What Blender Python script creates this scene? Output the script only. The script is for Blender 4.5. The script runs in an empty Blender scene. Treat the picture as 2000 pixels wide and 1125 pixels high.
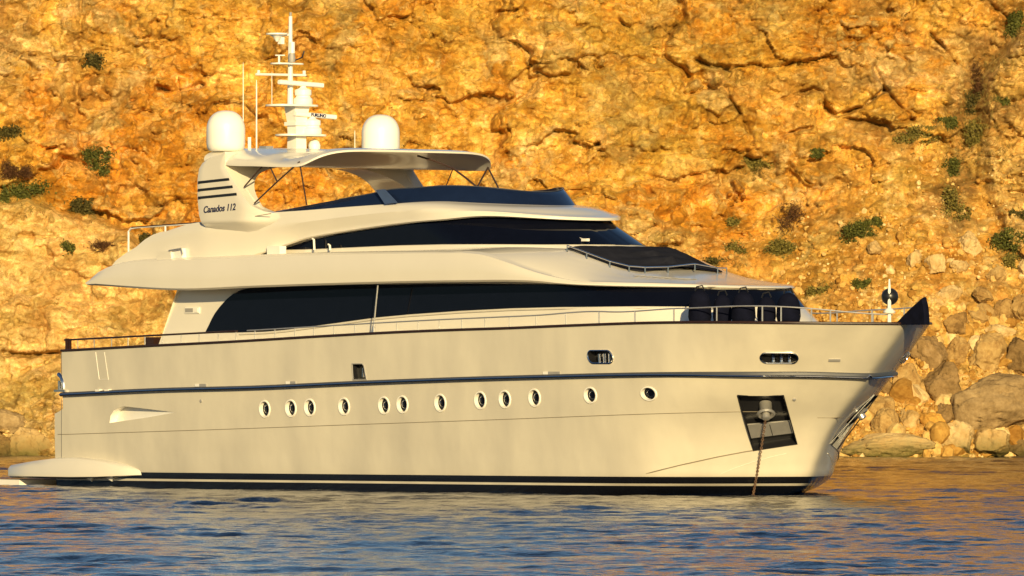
import bpy, bmesh, math, random
import numpy as np
from mathutils import Vector, Matrix

# ------------------------------------------------------------------ camera, sky, sun, exposure
F_PX, CAM_D, CAM_H, HOR = 16280.0, 220.0, 3.0, 737.0      # focal length in photo pixels, distance, eye height, horizon row
ALPHA = math.radians(50)                                   # yacht axis against the picture plane
CA, SA = math.cos(ALPHA), math.sin(ALPHA)
W0X, W0Y = -9.84, 12.26                                    # where the middle of the transom floats

scene = bpy.context.scene
COL = scene.collection
cam_d = bpy.data.cameras.new('camera'); cam = bpy.data.objects.new('camera', cam_d); COL.objects.link(cam)
cam.location = (0, -CAM_D, CAM_H); cam.rotation_euler = (math.pi/2, 0, 0)
cam_d.sensor_width = 36; cam_d.lens = F_PX/2000*36
cam_d.shift_y = (HOR-562.5)/2000
cam_d.clip_start = 1; cam_d.clip_end = 9000
scene.camera = cam

SUN_BETA, SUN_EL = math.radians(57), math.radians(14)      # sun bearing from the starboard beam towards the bow, height
sun_h = Vector((-SA*math.cos(SUN_BETA)+CA*math.sin(SUN_BETA), -CA*math.cos(SUN_BETA)-SA*math.sin(SUN_BETA), 0)).normalized()
sun_dir = Vector((sun_h.x*math.cos(SUN_EL), sun_h.y*math.cos(SUN_EL), math.sin(SUN_EL)))
world = bpy.data.worlds.new('World'); scene.world = world; world.use_nodes = True
wn = world.node_tree; bg = wn.nodes['Background']
sky = wn.nodes.new('ShaderNodeTexSky'); sky.sky_type = 'NISHITA'; sky.sun_disc = False
sky.sun_elevation = SUN_EL; sky.sun_rotation = math.atan2(sun_dir.x, sun_dir.y)
sky.air_density = 1.0; sky.dust_density = 0.6; sky.ozone_density = 3.0
wn.links.new(sky.outputs[0], bg.inputs[0]); bg.inputs[1].default_value = 0.06
sun_d = bpy.data.lights.new('sun', 'SUN'); sun_d.energy = 4.7; sun_d.angle = math.radians(0.5); sun_d.color = (1.0, 0.77, 0.385)
sun = bpy.data.objects.new('sun', sun_d); COL.objects.link(sun)
sun.rotation_euler = sun_dir.to_track_quat('Z', 'Y').to_euler(); sun.location = (-60, -200, 60)
vs = scene.view_settings; vs.view_transform = 'Standard'; vs.look = 'None'; vs.gamma = 1; vs.use_curve_mapping = False
vs.exposure = 0.48
scene.cycles.max_bounces = 6; scene.cycles.sample_clamp_indirect = 4.0
scene.cycles.use_denoising = True

# ------------------------------------------------------------------ helpers
def obj(name, verts, faces, mats, parent=None, smooth=30, midx=None):
    """ONE mesh object; mats is a material or a list; midx a material index per face; smooth = crease angle or None."""
    me = bpy.data.meshes.new(name)
    me.from_pydata([tuple(v) for v in verts], [], [tuple(f) for f in faces])
    for m in (mats if isinstance(mats, (list, tuple)) else [mats]): me.materials.append(m)
    if midx is not None: me.polygons.foreach_set('material_index', midx)
    o = bpy.data.objects.new(name, me); COL.objects.link(o)
    finish(me, smooth)
    if parent is not None: o.parent = parent
    return o
def finish(me, smooth, normals=True):
    bm = bmesh.new(); bm.from_mesh(me)
    if normals: bmesh.ops.recalc_face_normals(bm, faces=bm.faces)
    if smooth is not None:
        a = math.radians(smooth)
        for f in bm.faces: f.smooth = True
        for e in bm.edges: e.smooth = len(e.link_faces) == 2 and e.calc_face_angle(0) < a
    bm.to_mesh(me); bm.free(); me.update()
def tag(o, label=None, cat=None, group=None, kind=None):
    if label: o['label'] = label
    if cat: o['category'] = cat
    if group: o['group'] = group
    if kind: o['kind'] = kind
    return o
def empty(name, loc=(0, 0, 0), rz=0.0):
    o = bpy.data.objects.new(name, None); COL.objects.link(o); o.location = loc; o.rotation_euler = (0, 0, rz)
    o.empty_display_size = .3
    return o
def grid_obj(name, P, mat, parent=None, smooth=None):
    """big grid mesh from an array (rows, cols, 3), all smooth-shaded"""
    n, m = P.shape[:2]
    me = bpy.data.meshes.new(name)
    idx = np.arange(n*m).reshape(n, m)
    q = np.stack([idx[:-1, :-1], idx[:-1, 1:], idx[1:, 1:], idx[1:, :-1]], -1).reshape(-1, 4)
    me.vertices.add(n*m); me.vertices.foreach_set('co', P.reshape(-1).astype(np.float32))
    me.loops.add(q.size); me.loops.foreach_set('vertex_index', q.reshape(-1).astype(np.int32))
    me.polygons.add(len(q)); me.polygons.foreach_set('loop_start', np.arange(0, q.size, 4, dtype=np.int32))
    me.polygons.foreach_set('use_smooth', np.ones(len(q), dtype=bool))
    me.materials.append(mat); me.update(calc_edges=True)
    o = bpy.data.objects.new(name, me); COL.objects.link(o)
    if parent is not None: o.parent = parent
    return o
class MB:
    """collects primitives into one mesh"""
    def __init__(s): s.v = []; s.f = []; s.m = []
    def add(s, v, f, m=0):
        n = len(s.v); s.v += [tuple(p) for p in v]; s.f += [tuple(i+n for i in q) for q in f]; s.m += [m]*len(f); return s
    def box(s, c, d, m=0, M=None):
        hx, hy, hz = d[0]/2, d[1]/2, d[2]/2
        v = [Vector((x*hx, y*hy, z*hz)) for x in (-1, 1) for y in (-1, 1) for z in (-1, 1)]
        if M is not None: v = [M @ p for p in v]
        v = [p+Vector(c) for p in v]
        return s.add(v, [(0, 1, 3, 2), (4, 6, 7, 5), (0, 4, 5, 1), (2, 3, 7, 6), (0, 2, 6, 4), (1, 5, 7, 3)], m)
    def tube(s, path, r, n=8, m=0, cap=True):
        path = [Vector(p) for p in path]; rs = r if isinstance(r, (list, tuple)) else [r]*len(path)
        base = len(s.v); up = None
        for i, p in enumerate(path):
            d = (path[min(i+1, len(path)-1)]-path[max(i-1, 0)]).normalized()
            a = Vector((0, 0, 1)) if abs(d.z) < .9 else Vector((1, 0, 0))
            if up is not None: a = up
            x = d.cross(a).normalized(); y = x.cross(d).normalized(); up = y
            for k in range(n):
                t = 2*math.pi*k/n; s.v.append(tuple(p+(x*math.cos(t)+y*math.sin(t))*rs[i]))
        for i in range(len(path)-1):
            for k in range(n):
                s.f.append((base+i*n+k, base+i*n+(k+1) % n, base+(i+1)*n+(k+1) % n, base+(i+1)*n+k)); s.m.append(m)
        if cap:
            s.f.append(tuple(base+k for k in range(n))[::-1]); s.m.append(m)
            s.f.append(tuple(base+(len(path)-1)*n+k for k in range(n))); s.m.append(m)
        return s
    def lathe(s, prof, c=(0, 0, 0), n=24, m=0, M=None, cap=True):
        """prof: (radius, height) pairs"""
        base = len(s.v)
        for (r, z) in prof:
            for k in range(n):
                t = 2*math.pi*k/n; p = Vector((max(r, 1e-4)*math.cos(t), max(r, 1e-4)*math.sin(t), z))
                if M is not None: p = M @ p
                s.v.append(tuple(p+Vector(c)))
        for i in range(len(prof)-1):
            for k in range(n):
                s.f.append((base+i*n+k, base+i*n+(k+1) % n, base+(i+1)*n+(k+1) % n, base+(i+1)*n+k)); s.m.append(m)
        if cap:
            s.f.append(tuple(base+k for k in range(n))[::-1]); s.m.append(m)
            s.f.append(tuple(base+(len(prof)-1)*n+k for k in range(n))); s.m.append(m)
        return s
    def prism(s, poly, off, m=0):
        """poly: 3-D points of a flat outline, off: extrusion vector (or one per point)"""
        n = len(poly); offs = off if isinstance(off, list) else [off]*n
        v = [Vector(p) for p in poly]+[Vector(p)+Vector(o) for p, o in zip(poly, offs)]
        return s.add(v, [tuple(range(n))[::-1], tuple(range(n, 2*n))]+[(i, (i+1) % n, n+(i+1) % n, n+i) for i in range(n)], m)
    def loft(s, rows, m=0, closed=False):
        n, k = len(rows), len(rows[0]); v = [p for r in rows for p in r]
        f = []
        for i in range(n-1):
            for j in range(k if closed else k-1):
                f.append((i*k+j, i*k+(j+1) % k, (i+1)*k+(j+1) % k, (i+1)*k+j))
        return s.add(v, f, m)
    def mirror(s):
        """adds the copy on the other side of the boat (y -> -y)"""
        n = len(s.v); s.v += [(x, -y, z) for x, y, z in s.v[:n]]
        k = len(s.f); s.f += [tuple(i+n for i in reversed(q)) for q in s.f[:k]]; s.m += s.m[:k]; return s
    def build(s, name, mats, parent=None, smooth=30):
        return obj(name, s.v, s.f, mats, parent, smooth, s.m)

# noise (numpy)
def _perm(seed):
    p = np.random.RandomState(seed).permutation(512); return np.concatenate([p, p, p])
def perlin(x, y, seed=0):
    p = _perm(seed); xi = np.floor(x).astype(np.int64); yi = np.floor(y).astype(np.int64)
    xf = x-xi; yf = y-yi; xi = xi % 512; yi = yi % 512
    u = xf*xf*xf*(xf*(xf*6-15)+10); v = yf*yf*yf*(yf*(yf*6-15)+10)
    def g(ix, iy, dx, dy):
        h = p[p[ix]+iy]*(2*math.pi/512); return np.cos(h)*dx+np.sin(h)*dy
    x1, y1 = (xi+1) % 512, (yi+1) % 512
    a = g(xi, yi, xf, yf); b = g(x1, yi, xf-1, yf); c = g(xi, y1, xf, yf-1); d = g(x1, y1, xf-1, yf-1)
    return 1.5*((a+u*(b-a))*(1-v)+(c+u*(d-c))*v)
def fbm(x, y, o=4, seed=0, gain=.5, ridged=False):
    s = 0; a = 1; t = 0
    for i in range(o):
        n = perlin(x*2.03**i+i*17.1, y*2.03**i-i*9.7, seed+i)
        s = s+a*(1-2*np.abs(n) if ridged else n); t += a; a *= gain
    return s/t
def worley(x, y, seed=0):
    p = _perm(seed); xi = np.floor(x).astype(np.int64); yi = np.floor(y).astype(np.int64)
    f1 = np.full(x.shape, 9.); f2 = np.full(x.shape, 9.); cid = np.zeros(x.shape); gx = np.zeros(x.shape); gy = np.zeros(x.shape)
    for di in (-1, 0, 1):
        for dj in (-1, 0, 1):
            h = p[p[(xi+di) % 512]+(yi+dj) % 512]
            px = xi+di+.1+.8*p[h]/512.; py = yi+dj+.1+.8*p[h+300]/512.
            d = np.hypot(px-x, py-y); near = d < f1
            f2 = np.where(near, f1, np.minimum(f2, d)); cid = np.where(near, h/512., cid)
            gx = np.where(near, x-px, gx); gy = np.where(near, y-py, gy); f1 = np.where(near, d, f1)
    return f1, f2, cid, gx, gy
def sstep(a, b, x):
    t = np.clip((x-a)/(b-a), 0, 1); return t*t*(3-2*t)

# materials
def new_mat(name):
    m = bpy.data.materials.new(name); m.use_nodes = True; nt = m.node_tree
    return m, nt, nt.nodes['Principled BSDF']
def nd(nt, t, **k):
    n = nt.nodes.new(t)
    for a, b in k.items(): setattr(n, a, b)
    return n
def simple(name, col, rough=.4, metal=0.0, spec=.5, var=.06, vscale=3.0, bump=0.0, bscale=40.0, coat=0.0):
    m, nt, p = new_mat(name)
    p.inputs['Roughness'].default_value = rough; p.inputs['Metallic'].default_value = metal
    p.inputs['Specular IOR Level'].default_value = spec; p.inputs['Coat Weight'].default_value = coat
    p.inputs['Coat Roughness'].default_value = .08
    tc = nd(nt, 'ShaderNodeTexCoord'); no = nd(nt, 'ShaderNodeTexNoise'); no.inputs['Scale'].default_value = vscale; no.inputs['Detail'].default_value = 4
    r = nd(nt, 'ShaderNodeValToRGB')
    c0 = [c*(1-var) for c in col]; c1 = [min(1, c*(1+var)) for c in col]
    r.color_ramp.elements[0].color = (*c0, 1); r.color_ramp.elements[1].color = (*c1, 1)
    r.color_ramp.elements[0].position = .3; r.color_ramp.elements[1].position = .7
    nt.links.new(tc.outputs['Object'], no.inputs['Vector']); nt.links.new(no.outputs[0], r.inputs[0]); nt.links.new(r.outputs[0], p.inputs['Base Color'])
    if bump:
        n2 = nd(nt, 'ShaderNodeTexNoise'); n2.inputs['Scale'].default_value = bscale; n2.inputs['Detail'].default_value = 3
        b = nd(nt, 'ShaderNodeBump'); b.inputs['Strength'].default_value = bump; b.inputs['Distance'].default_value = .02
        nt.links.new(tc.outputs['Object'], n2.inputs['Vector']); nt.links.new(n2.outputs[0], b.inputs['Height']); nt.links.new(b.outputs[0], p.inputs['Normal'])
    return m
# ------------------------------------------------------------------ rock materials
def rock_mat(name, attr=True):
    """limestone: ochre and rust patches, paler and greyer beds, fine grain; the attributes say which bed it is"""
    m, nt, p = new_mat(name); L = nt.links.new
    p.inputs['Roughness'].default_value = .9; p.inputs['Specular IOR Level'].default_value = .15
    tc = nd(nt, 'ShaderNodeTexCoord')
    def noise(scale, detail=6, rough=.6, dist=0., vec=None, stretch=None):
        n = nd(nt, 'ShaderNodeTexNoise'); n.inputs['Scale'].default_value = scale; n.inputs['Detail'].default_value = detail
        n.inputs['Roughness'].default_value = rough; n.inputs['Distortion'].default_value = dist
        src = tc.outputs['Object']
        if stretch:
            mp = nd(nt, 'ShaderNodeMapping'); mp.inputs['Scale'].default_value = stretch; L(src, mp.inputs[0]); src = mp.outputs[0]
        L(src, n.inputs['Vector']); return n.outputs[0]
    def ramp(fac, *stops):
        r = nd(nt, 'ShaderNodeValToRGB'); e = r.color_ramp.elements
        while len(e) < len(stops): e.new(.5)
        for k, (pos, c) in enumerate(stops): e[k].position = pos; e[k].color = (*c, 1)
        L(fac, r.inputs[0]); return r.outputs[0]
    def mix(fac, a, b, mode='MIX'):
        x = nd(nt, 'ShaderNodeMix', data_type='RGBA', blend_type=mode)
        if isinstance(fac, float): x.inputs[0].default_value = fac
        else: L(fac, x.inputs[0])
        for s, c in ((6, a), (7, b)):
            if isinstance(c, tuple): x.inputs[s].default_value = (*c, 1)
            else: L(c, x.inputs[s])
        return x.outputs[2]
    def val(fac, lo, hi):
        r = nd(nt, 'ShaderNodeMapRange'); r.inputs[1].default_value = lo; r.inputs[2].default_value = hi; L(fac, r.inputs[0]); return r.outputs[0]
    big = noise(.16, 5, .6, .6); mid = noise(.75, 7, .65, .4); fine = noise(5.0, 6, .7)
    ochre = ramp(mid, (.30, (.36, .15, .017)), (.45, (.52, .27, .042)), (.58, (.62, .375, .085)), (.72, (.70, .49, .18)))
    rust = ramp(mid, (.3, (.38, .135, .010)), (.6, (.55, .245, .026)), (.75, (.65, .36, .066)))
    col = mix(val(big, .47, .60), ochre, rust)
    tan = ramp(mid, (.3, (.34, .21, .072)), (.5, (.48, .325, .13)), (.7, (.60, .44, .21)))
    col = mix(val(noise(.33, 5, .6, .8), .53, .62), col, tan)
    if attr:
        a = nd(nt, 'ShaderNodeAttribute', attribute_name='bed'); sp = nd(nt, 'ShaderNodeSeparateColor'); L(a.outputs['Color'], sp.inputs[0])
        pale = ramp(mid, (.28, (.33, .21, .08)), (.45, (.50, .345, .145)), (.6, (.62, .46, .22)), (.75, (.70, .56, .32)))
        col = mix(sp.outputs[0], col, pale)
        col = mix(sp.outputs[1], col, (.20, .125, .05))
        col = mix(sp.outputs[2], col, ramp(mid, (.35, (.16, .12, .03)), (.6, (.36, .28, .10))))
    col = mix(val(fine, .60, .40), col, mix(.42, col, (.27, .11, .02)))
    col = mix(val(noise(2.2, 8, .7, .5), .52, .66), col, mix(.5, col, (.82, .60, .26)))
    # every broken block has a tone of its own
    wob = nd(nt, 'ShaderNodeTexNoise'); wob.inputs['Scale'].default_value = 1.7; wob.inputs['Detail'].default_value = 7; wob.inputs['Roughness'].default_value = .7; L(tc.outputs['Object'], wob.inputs['Vector'])
    for sc, st, lo, hi in ((.19, (.6, 1, 1.1), .90, 1.10), (.55, (.6, 1, 1.2), .86, 1.20), (1.6, (.55, 1, 1.3), .82, 1.26), (4.6, (.6, 1, 1.25), .78, 1.30)):
        sm = nd(nt, 'ShaderNodeVectorMath', operation='MULTIPLY_ADD'); L(wob.outputs['Color'], sm.inputs[0]); sm.inputs[1].default_value = (min(2.2, 1.5/sc),)*3; L(tc.outputs['Object'], sm.inputs[2])
        mp = nd(nt, 'ShaderNodeMapping'); mp.inputs['Scale'].default_value = st; L(sm.outputs[0], mp.inputs[0])
        vo = nd(nt, 'ShaderNodeTexVoronoi', feature='F1'); vo.inputs['Scale'].default_value = sc; L(mp.outputs[0], vo.inputs['Vector'])
        spc = nd(nt, 'ShaderNodeSeparateColor'); L(vo.outputs['Color'], spc.inputs[0])
        mr = nd(nt, 'ShaderNodeMapRange'); mr.inputs[3].default_value = lo; mr.inputs[4].default_value = hi; L(spc.outputs[0], mr.inputs[0])
        cb = nd(nt, 'ShaderNodeCombineColor'); L(mr.outputs[0], cb.inputs[0]); L(mr.outputs[0], cb.inputs[1])
        mb_ = nd(nt, 'ShaderNodeMapRange'); mb_.inputs[3].default_value = lo*.86; mb_.inputs[4].default_value = hi*1.02; L(spc.outputs[0], mb_.inputs[0]); L(mb_.outputs[0], cb.inputs[2])
        col = mix(1.0, col, cb.outputs[0], 'MULTIPLY')
    grain = noise(15.0, 5, .7); col = mix(val(grain, .58, .36), col, mix(.35, col, (.22, .09, .015)))
    L(col, p.inputs['Base Color'])
    b = nd(nt, 'ShaderNodeBump'); b.inputs['Strength'].default_value = .8; b.inputs['Distance'].default_value = .13
    L(noise(4.0, 9, .72, .3), b.inputs['Height'])
    # fissures: edges of two sizes of cells, their outline wandering
    prev = b.outputs[0]
    for sc, st, w, ds in ((1.15, (.55, 1, 1.25), .05, .22), (3.4, (.6, 1, 1.2), .09, .09)):
        sm = nd(nt, 'ShaderNodeVectorMath', operation='MULTIPLY_ADD'); L(wob.outputs['Color'], sm.inputs[0]); sm.inputs[1].default_value = (2.2/sc,)*3; L(tc.outputs['Object'], sm.inputs[2])
        mp = nd(nt, 'ShaderNodeMapping'); mp.inputs['Scale'].default_value = st; L(sm.outputs[0], mp.inputs[0])
        vo = nd(nt, 'ShaderNodeTexVoronoi', feature='DISTANCE_TO_EDGE'); vo.inputs['Scale'].default_value = sc; L(mp.outputs[0], vo.inputs['Vector'])
        mr = nd(nt, 'ShaderNodeMapRange'); mr.inputs[2].default_value = w; L(vo.outputs['Distance'], mr.inputs[0])
        b2 = nd(nt, 'ShaderNodeBump'); b2.inputs['Strength'].default_value = .28; b2.inputs['Distance'].default_value = ds
        L(mr.outputs[0], b2.inputs['Height']); L(prev, b2.inputs['Normal']); prev = b2.outputs[0]
    L(prev, p.inputs['Normal'])
    return m
M_ROCK = rock_mat('cliff_rock')
def boulder_mat(name, stops, stain, bump=.9):
    m, nt, p = new_mat(name); L = nt.links.new
    p.inputs['Roughness'].default_value = .92; p.inputs['Specular IOR Level'].default_value = .12
    g = nd(nt, 'ShaderNodeNewGeometry'); oi = nd(nt, 'ShaderNodeObjectInfo')
    n = nd(nt, 'ShaderNodeTexNoise'); n.inputs['Scale'].default_value = 2.2; n.inputs['Detail'].default_value = 10; n.inputs['Roughness'].default_value = .74
    L(g.outputs['Position'], n.inputs['Vector'])
    r = nd(nt, 'ShaderNodeValToRGB'); e = r.color_ramp.elements
    while len(e) < len(stops): e.new(.5)
    for k, (pos, c) in enumerate(stops): e[k].position = pos; e[k].color = (*c, 1)
    ad = nd(nt, 'ShaderNodeMath', operation='MULTIPLY_ADD'); L(oi.outputs['Random'], ad.inputs[0]); ad.inputs[1].default_value = .16; ad.inputs[2].default_value = -.08
    a2 = nd(nt, 'ShaderNodeMath', operation='ADD'); L(ad.outputs[0], a2.inputs[0]); L(n.outputs[0], a2.inputs[1]); L(a2.outputs[0], r.inputs[0])
    # weed and wet stain in a band just over the water
    sx = nd(nt, 'ShaderNodeSeparateXYZ'); L(g.outputs['Position'], sx.inputs[0])
    ns = nd(nt, 'ShaderNodeMath', operation='MULTIPLY_ADD'); L(n.outputs[0], ns.inputs[0]); ns.inputs[1].default_value = -1.6; L(sx.outputs[2], ns.inputs[2])
    mr = nd(nt, 'ShaderNodeMapRange'); mr.inputs[1].default_value = -.75; mr.inputs[2].default_value = .05; mr.inputs[3].default_value = 1; mr.inputs[4].default_value = 0; L(ns.outputs[0], mr.inputs[0])
    x = nd(nt, 'ShaderNodeMix', data_type='RGBA'); L(mr.outputs[0], x.inputs[0]); L(r.outputs[0], x.inputs[6]); x.inputs[7].default_value = (*stain, 1)
    L(x.outputs[2], p.inputs['Base Color'])
    n2 = nd(nt, 'ShaderNodeTexNoise'); n2.inputs['Scale'].default_value = 5; n2.inputs['Detail'].default_value = 9; n2.inputs['Roughness'].default_value = .72; L(g.outputs['Position'], n2.inputs['Vector'])
    b = nd(nt, 'ShaderNodeBump'); b.inputs['Strength'].default_value = bump; b.inputs['Distance'].default_value = .09; L(n2.outputs[0], b.inputs['Height']); L(b.outputs[0], p.inputs['Normal'])
    return m
M_BOULDER = boulder_mat('boulder_rock', [(.3, (.17, .095, .032)), (.45, (.32, .19, .065)), (.6, (.45, .295, .11)), (.75, (.58, .41, .18))], (.11, .085, .028))
M_BOULDER_PALE = boulder_mat('pale_boulder_rock', [(.3, (.32, .20, .07)), (.45, (.48, .32, .13)), (.6, (.60, .43, .20)), (.75, (.70, .54, .29))], (.15, .12, .035))
M_BOULDER_GREY = boulder_mat('grey_boulder_rock', [(.3, (.15, .095, .042)), (.45, (.26, .175, .08)), (.6, (.37, .255, .12)), (.75, (.50, .36, .18))], (.12, .095, .035))
M_BOULDER_ORANGE = boulder_mat('orange_boulder_rock', [(.3, (.44, .20, .03)), (.6, (.62, .34, .07)), (.75, (.66, .42, .14))], (.3, .2, .05))

# ------------------------------------------------------------------ the cliff: one displaced sheet
CL_Y, CL_SC = 100.0, F_PX/(CAM_D+101.0)                    # distance of the foot behind the yacht; photo pixels per metre there
def cx(px): return (px-1000)/CL_SC
def cz(py): return CAM_H+(HOR-py)/CL_SC
xs = np.concatenate([np.arange(-52, -23, .3), np.arange(-23, 23, .047), np.arange(23, 52, .3)])
zs_ = np.concatenate([np.arange(-1.2, 19.5, .047), np.arange(19.5, 31.0, .25)])
GX, GZ = np.meshgrid(xs, zs_)
PX = 1000+GX*CL_SC; PY = HOR-(GZ-CAM_H)*CL_SC              # where this would sit in the photograph, for the beds only
def poly_dist(pts):
    d = np.full(GX.shape, 99.)
    for (x0, y0), (x1, y1) in zip(pts[:-1], pts[1:]):
        ax, az, bx, bz = cx(x0), cz(y0), cx(x1), cz(y1)
        t = np.clip(((GX-ax)*(bx-ax)+(GZ-az)*(bz-az))/((bx-ax)**2+(bz-az)**2+1e-9), 0, 1)
        d = np.minimum(d, np.hypot(GX-ax-t*(bx-ax), GZ-az-t*(bz-az)))
    return d
wx = fbm(GX/3.1, GZ/2.4, 4, 11); wz = fbm(GX/2.7, GZ/2.2, 4, 23)
wx2 = fbm(GX/.9, GZ/.8, 3, 31); wz2 = fbm(GX/.9, GZ/.8, 3, 37)
edge_n = 40*wx+14*wx2
# beds (0..1 masks)
nose_line = np.interp(PX, [-900, 0, 110, 200, 250, 330, 380, 430, 480], [330, 385, 408, 430, 455, 560, 690, 800, 980])
nose = sstep(-12, 22, PY-nose_line+.5*edge_n)
scree_line = np.interp(PX, [1100, 1250, 1400, 1550, 1640, 1800, 1900, 2100, 3000], [760, 540, 450, 400, 340, 300, 330, 360, 360])
scree = sstep(-40, 60, PY-scree_line+edge_n)
column = sstep(-18, 18, PX-np.interp(PY, [0, 70, 150, 300, 450, 600], [2010, 1985, 1935, 1925, 1960, 2080])+.4*edge_n)*sstep(30, 90, PY)
gully = np.exp(-(poly_dist([(1990, 40), (1930, 130), (1895, 220), (1880, 300), (1865, 420)])/.75)**2)
main = (1-nose)*(1-scree)
# slope of the whole face, the nose standing forward, the scree running out to the shore
depth = .30*np.maximum(GZ, 0)
scz = cz(scree_line)
D = 1.3*fbm(GX/13, GZ/9, 3, 3)+.5*fbm(GX/4.5, GZ/3.4, 4, 5)
D += nose*(1.3+.9*fbm(GX/3.0, GZ/2.6, 3, 41))
D += scree*np.clip((scz-GZ), 0, 20)*.62
D += column*1.1 - gully*.9*(1-scree)
bay = sstep(330, 480, PX)*sstep(1500, 900, PX)
# sagging overhanging ledges, each a tooth that juts at its foot
def ledges(period, amp, seed, wob, lo=-.12, hi=.25, tilt=0.):
    q = (GZ+tilt*GX)/period+wob*fbm(GX/(2.1*period), GZ/(1.6*period), 4, seed)+.15*wz2
    fl = np.floor(q); fr = q-fl
    m = sstep(lo, hi, fbm(GX/(1.5*period)+fl*5.3, fl*7.7, 3, seed+9))
    rnd = .5+.5*np.sin(fl*12.9898+seed)
    return amp*m*(.6+.6*rnd)*(1-fr)**1.4*sstep(0, .035, fr)
rough_main = main+.45*nose+.3*scree
D += rough_main*(ledges(2.9, .62, 101, 1.3, tilt=.10)+ledges(1.25, .45, 131, 1.5, -.15, .2, tilt=-.12)+ledges(.62, .27, 171, 1.6, -.18, .2, tilt=.15)+ledges(.33, .15, 201, 1.7, -.2, .2)+ledges(.19, .075, 221, 1.7, -.2, .2, tilt=-.1))
# blocks with cracks between them
def blocks(sc, amp, crack, seed, w=.05, tiltamp=.25, an=1.25):
    f1, f2, cid, gx, gy = worley((GX+.30*sc*wx+min(.12, .22*sc)*wx2)/(sc*an), (GZ+.30*sc*wz+min(.12, .22*sc)*wz2)/sc, seed)
    ang = cid*57.; e = f2-f1
    return amp*((cid-.5)+tiltamp*2*(np.cos(ang)*gx+np.sin(ang)*gy))*sstep(0, .1, e)-crack*np.exp(-(e/w)**2), cid, e
b0, c0, e0 = blocks(5.2, 1.0, .35, 281, .016, .38, 1.5); b1, c1, e1 = blocks(2.3, .50, .18, 301, .03); b2, c2, e2 = blocks(.95, .34, .12, 331, .05, .45); b3, c3, e3 = blocks(.42, .19, .06, 361, .07, .5); b4, c4, e4 = blocks(.21, .095, .02, 391, .1, .5)
patchy = sstep(-.15, .25, fbm(GX/5, GZ/4, 3, 71))
D += main*(b0*.9+b1*.6*patchy+b2*(.25+.6*patchy)+b3*.7+b4*.8)+nose*(b0*.4+b2*.5+b3*.45+b4*.6)+column*(b2+b3+b4)
# rounded rubble of the scree, growing towards the shore
grow = sstep(420, 700, PY)*scree
def lumps(sc, amp, seed, an=1.15):
    f1, f2, cid, gx, gy = worley((GX+.1*wx2)/(sc*an), (GZ+.1*wz2)/sc, seed)
    return amp*(.4+cid)*np.sqrt(np.clip(1-(f1/.62)**2, 0, 1))*sstep(0, .12, f2-f1)
D += scree*(lumps(.34, .06, 401)+b3*.8+b4*.8+b2*.5+lumps(.75, .12, 411)*sstep(.35, .6, perlin(GX/2, GZ/2, 77)+.5))+grow*lumps(1.3, .25, 421)
D += nose*lumps(1.7, .30, 431, 1.6)*.6
# the long cracks
for pts, w, a in (([(1535, 186), (1598, 168), (1612, 172), (1618, 204), (1640, 220), (1690, 204), (1738, 168)], .085, .55),
                  ([(1716, 122), (1727, 150), (1736, 168), (1762, 200), (1792, 232)], .08, .5),
                  ([(1655, 228), (1700, 232), (1725, 241), (1792, 228)], .07, .5), ([(1512, 262), (1548, 254), (1590, 244)], .06, .4),
                  ([(1822, 52), (1850, 80), (1880, 118)], .06, .35), ([(1365, 112), (1392, 122), (1424, 126)], .10, .5),
                  ([(1085, 45), (1140, 40), (1190, 26)], .05, .3), ([(1110, 262), (1165, 278), (1250, 284)], .05, .3),
                  ([(1385, 160), (1420, 180), (1450, 215)], .05, .35), ([(300, 165), (330, 172), (350, 170), (388, 160)], .10, .5),
                  ([(10, 690), (60, 695), (118, 688)], .09, .6), ([(0, 92), (90, 110), (180, 118)], .04, .25),
                  ([(120, 60), (190, 80), (240, 95)], .04, .25), ([(50, 265), (80, 290), (120, 280)], .06, .35)):
    dd = np.abs(poly_dist(pts)+.22*wx2*wz+.10*wz2); D -= a*1.7*np.clip(.8+1.1*wx2+.5*wz, .25, 1.3)*np.exp(-(dd/(w*.85))**2)
D += (.12*fbm(GX/.7, GZ/.5, 5, 501, .55, True)+.06*fbm(GX/.24, GZ/.18, 3, 521, .6))*(1-.45*scree)
# thin horizontal bedding in the main face
D += rough_main*.035*sstep(-.1, .3, fbm(GX/6, GZ/2, 3, 601))*np.abs(np.sin((GZ+.5*wz+.25*wz2)*11))
CY = CL_Y+depth-D
GZ = np.where(GZ > 19.5, 19.5+(GZ-19.5)*(.12+.88*sstep(-4, 14, GX)), GZ)       # the brink is lower towards the left
cliff = grid_obj('cliff', np.stack([GX, CY, GZ], -1), M_ROCK)
tag(cliff, 'steep ochre and rust limestone cliff rising straight from the water behind the yacht', 'cliff', kind='structure')
pale_b = np.clip(nose*.68+column*.55+scree*(.15+.30*sstep(450, 650, PY))+.5*sstep(.1, .45, fbm(GX/2.3+3, GZ/1.7, 4, 701))*main*.7, 0, 1)
brown_b = np.clip(.65*sstep(420, 60, PX)*sstep(330, 120, PY)*sstep(-.25, .25, fbm(GX/2.2, GZ/2.6, 4, 711))+.75*sstep(1350, 1800, PX)*sstep(720, 250, PY)*sstep(-.1, .3, fbm(GX/2.5, GZ/1.6, 4, 721))+gully*.7, 0, .85)
weed_b = sstep(.75, .05, GZ+.5*wz)*.9+.7*sstep(2.2, .6, GZ)*sstep(-.05, .3, fbm(GX/1.3, GZ/1.1, 3, 731))*.5
colr = np.stack([pale_b, brown_b, np.clip(weed_b, 0, 1), np.ones_like(pale_b)], -1).astype(np.float32)
at = cliff.data.color_attributes.new('bed', 'FLOAT_COLOR', 'POINT'); at.data.foreach_set('color', colr.reshape(-1))
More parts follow.
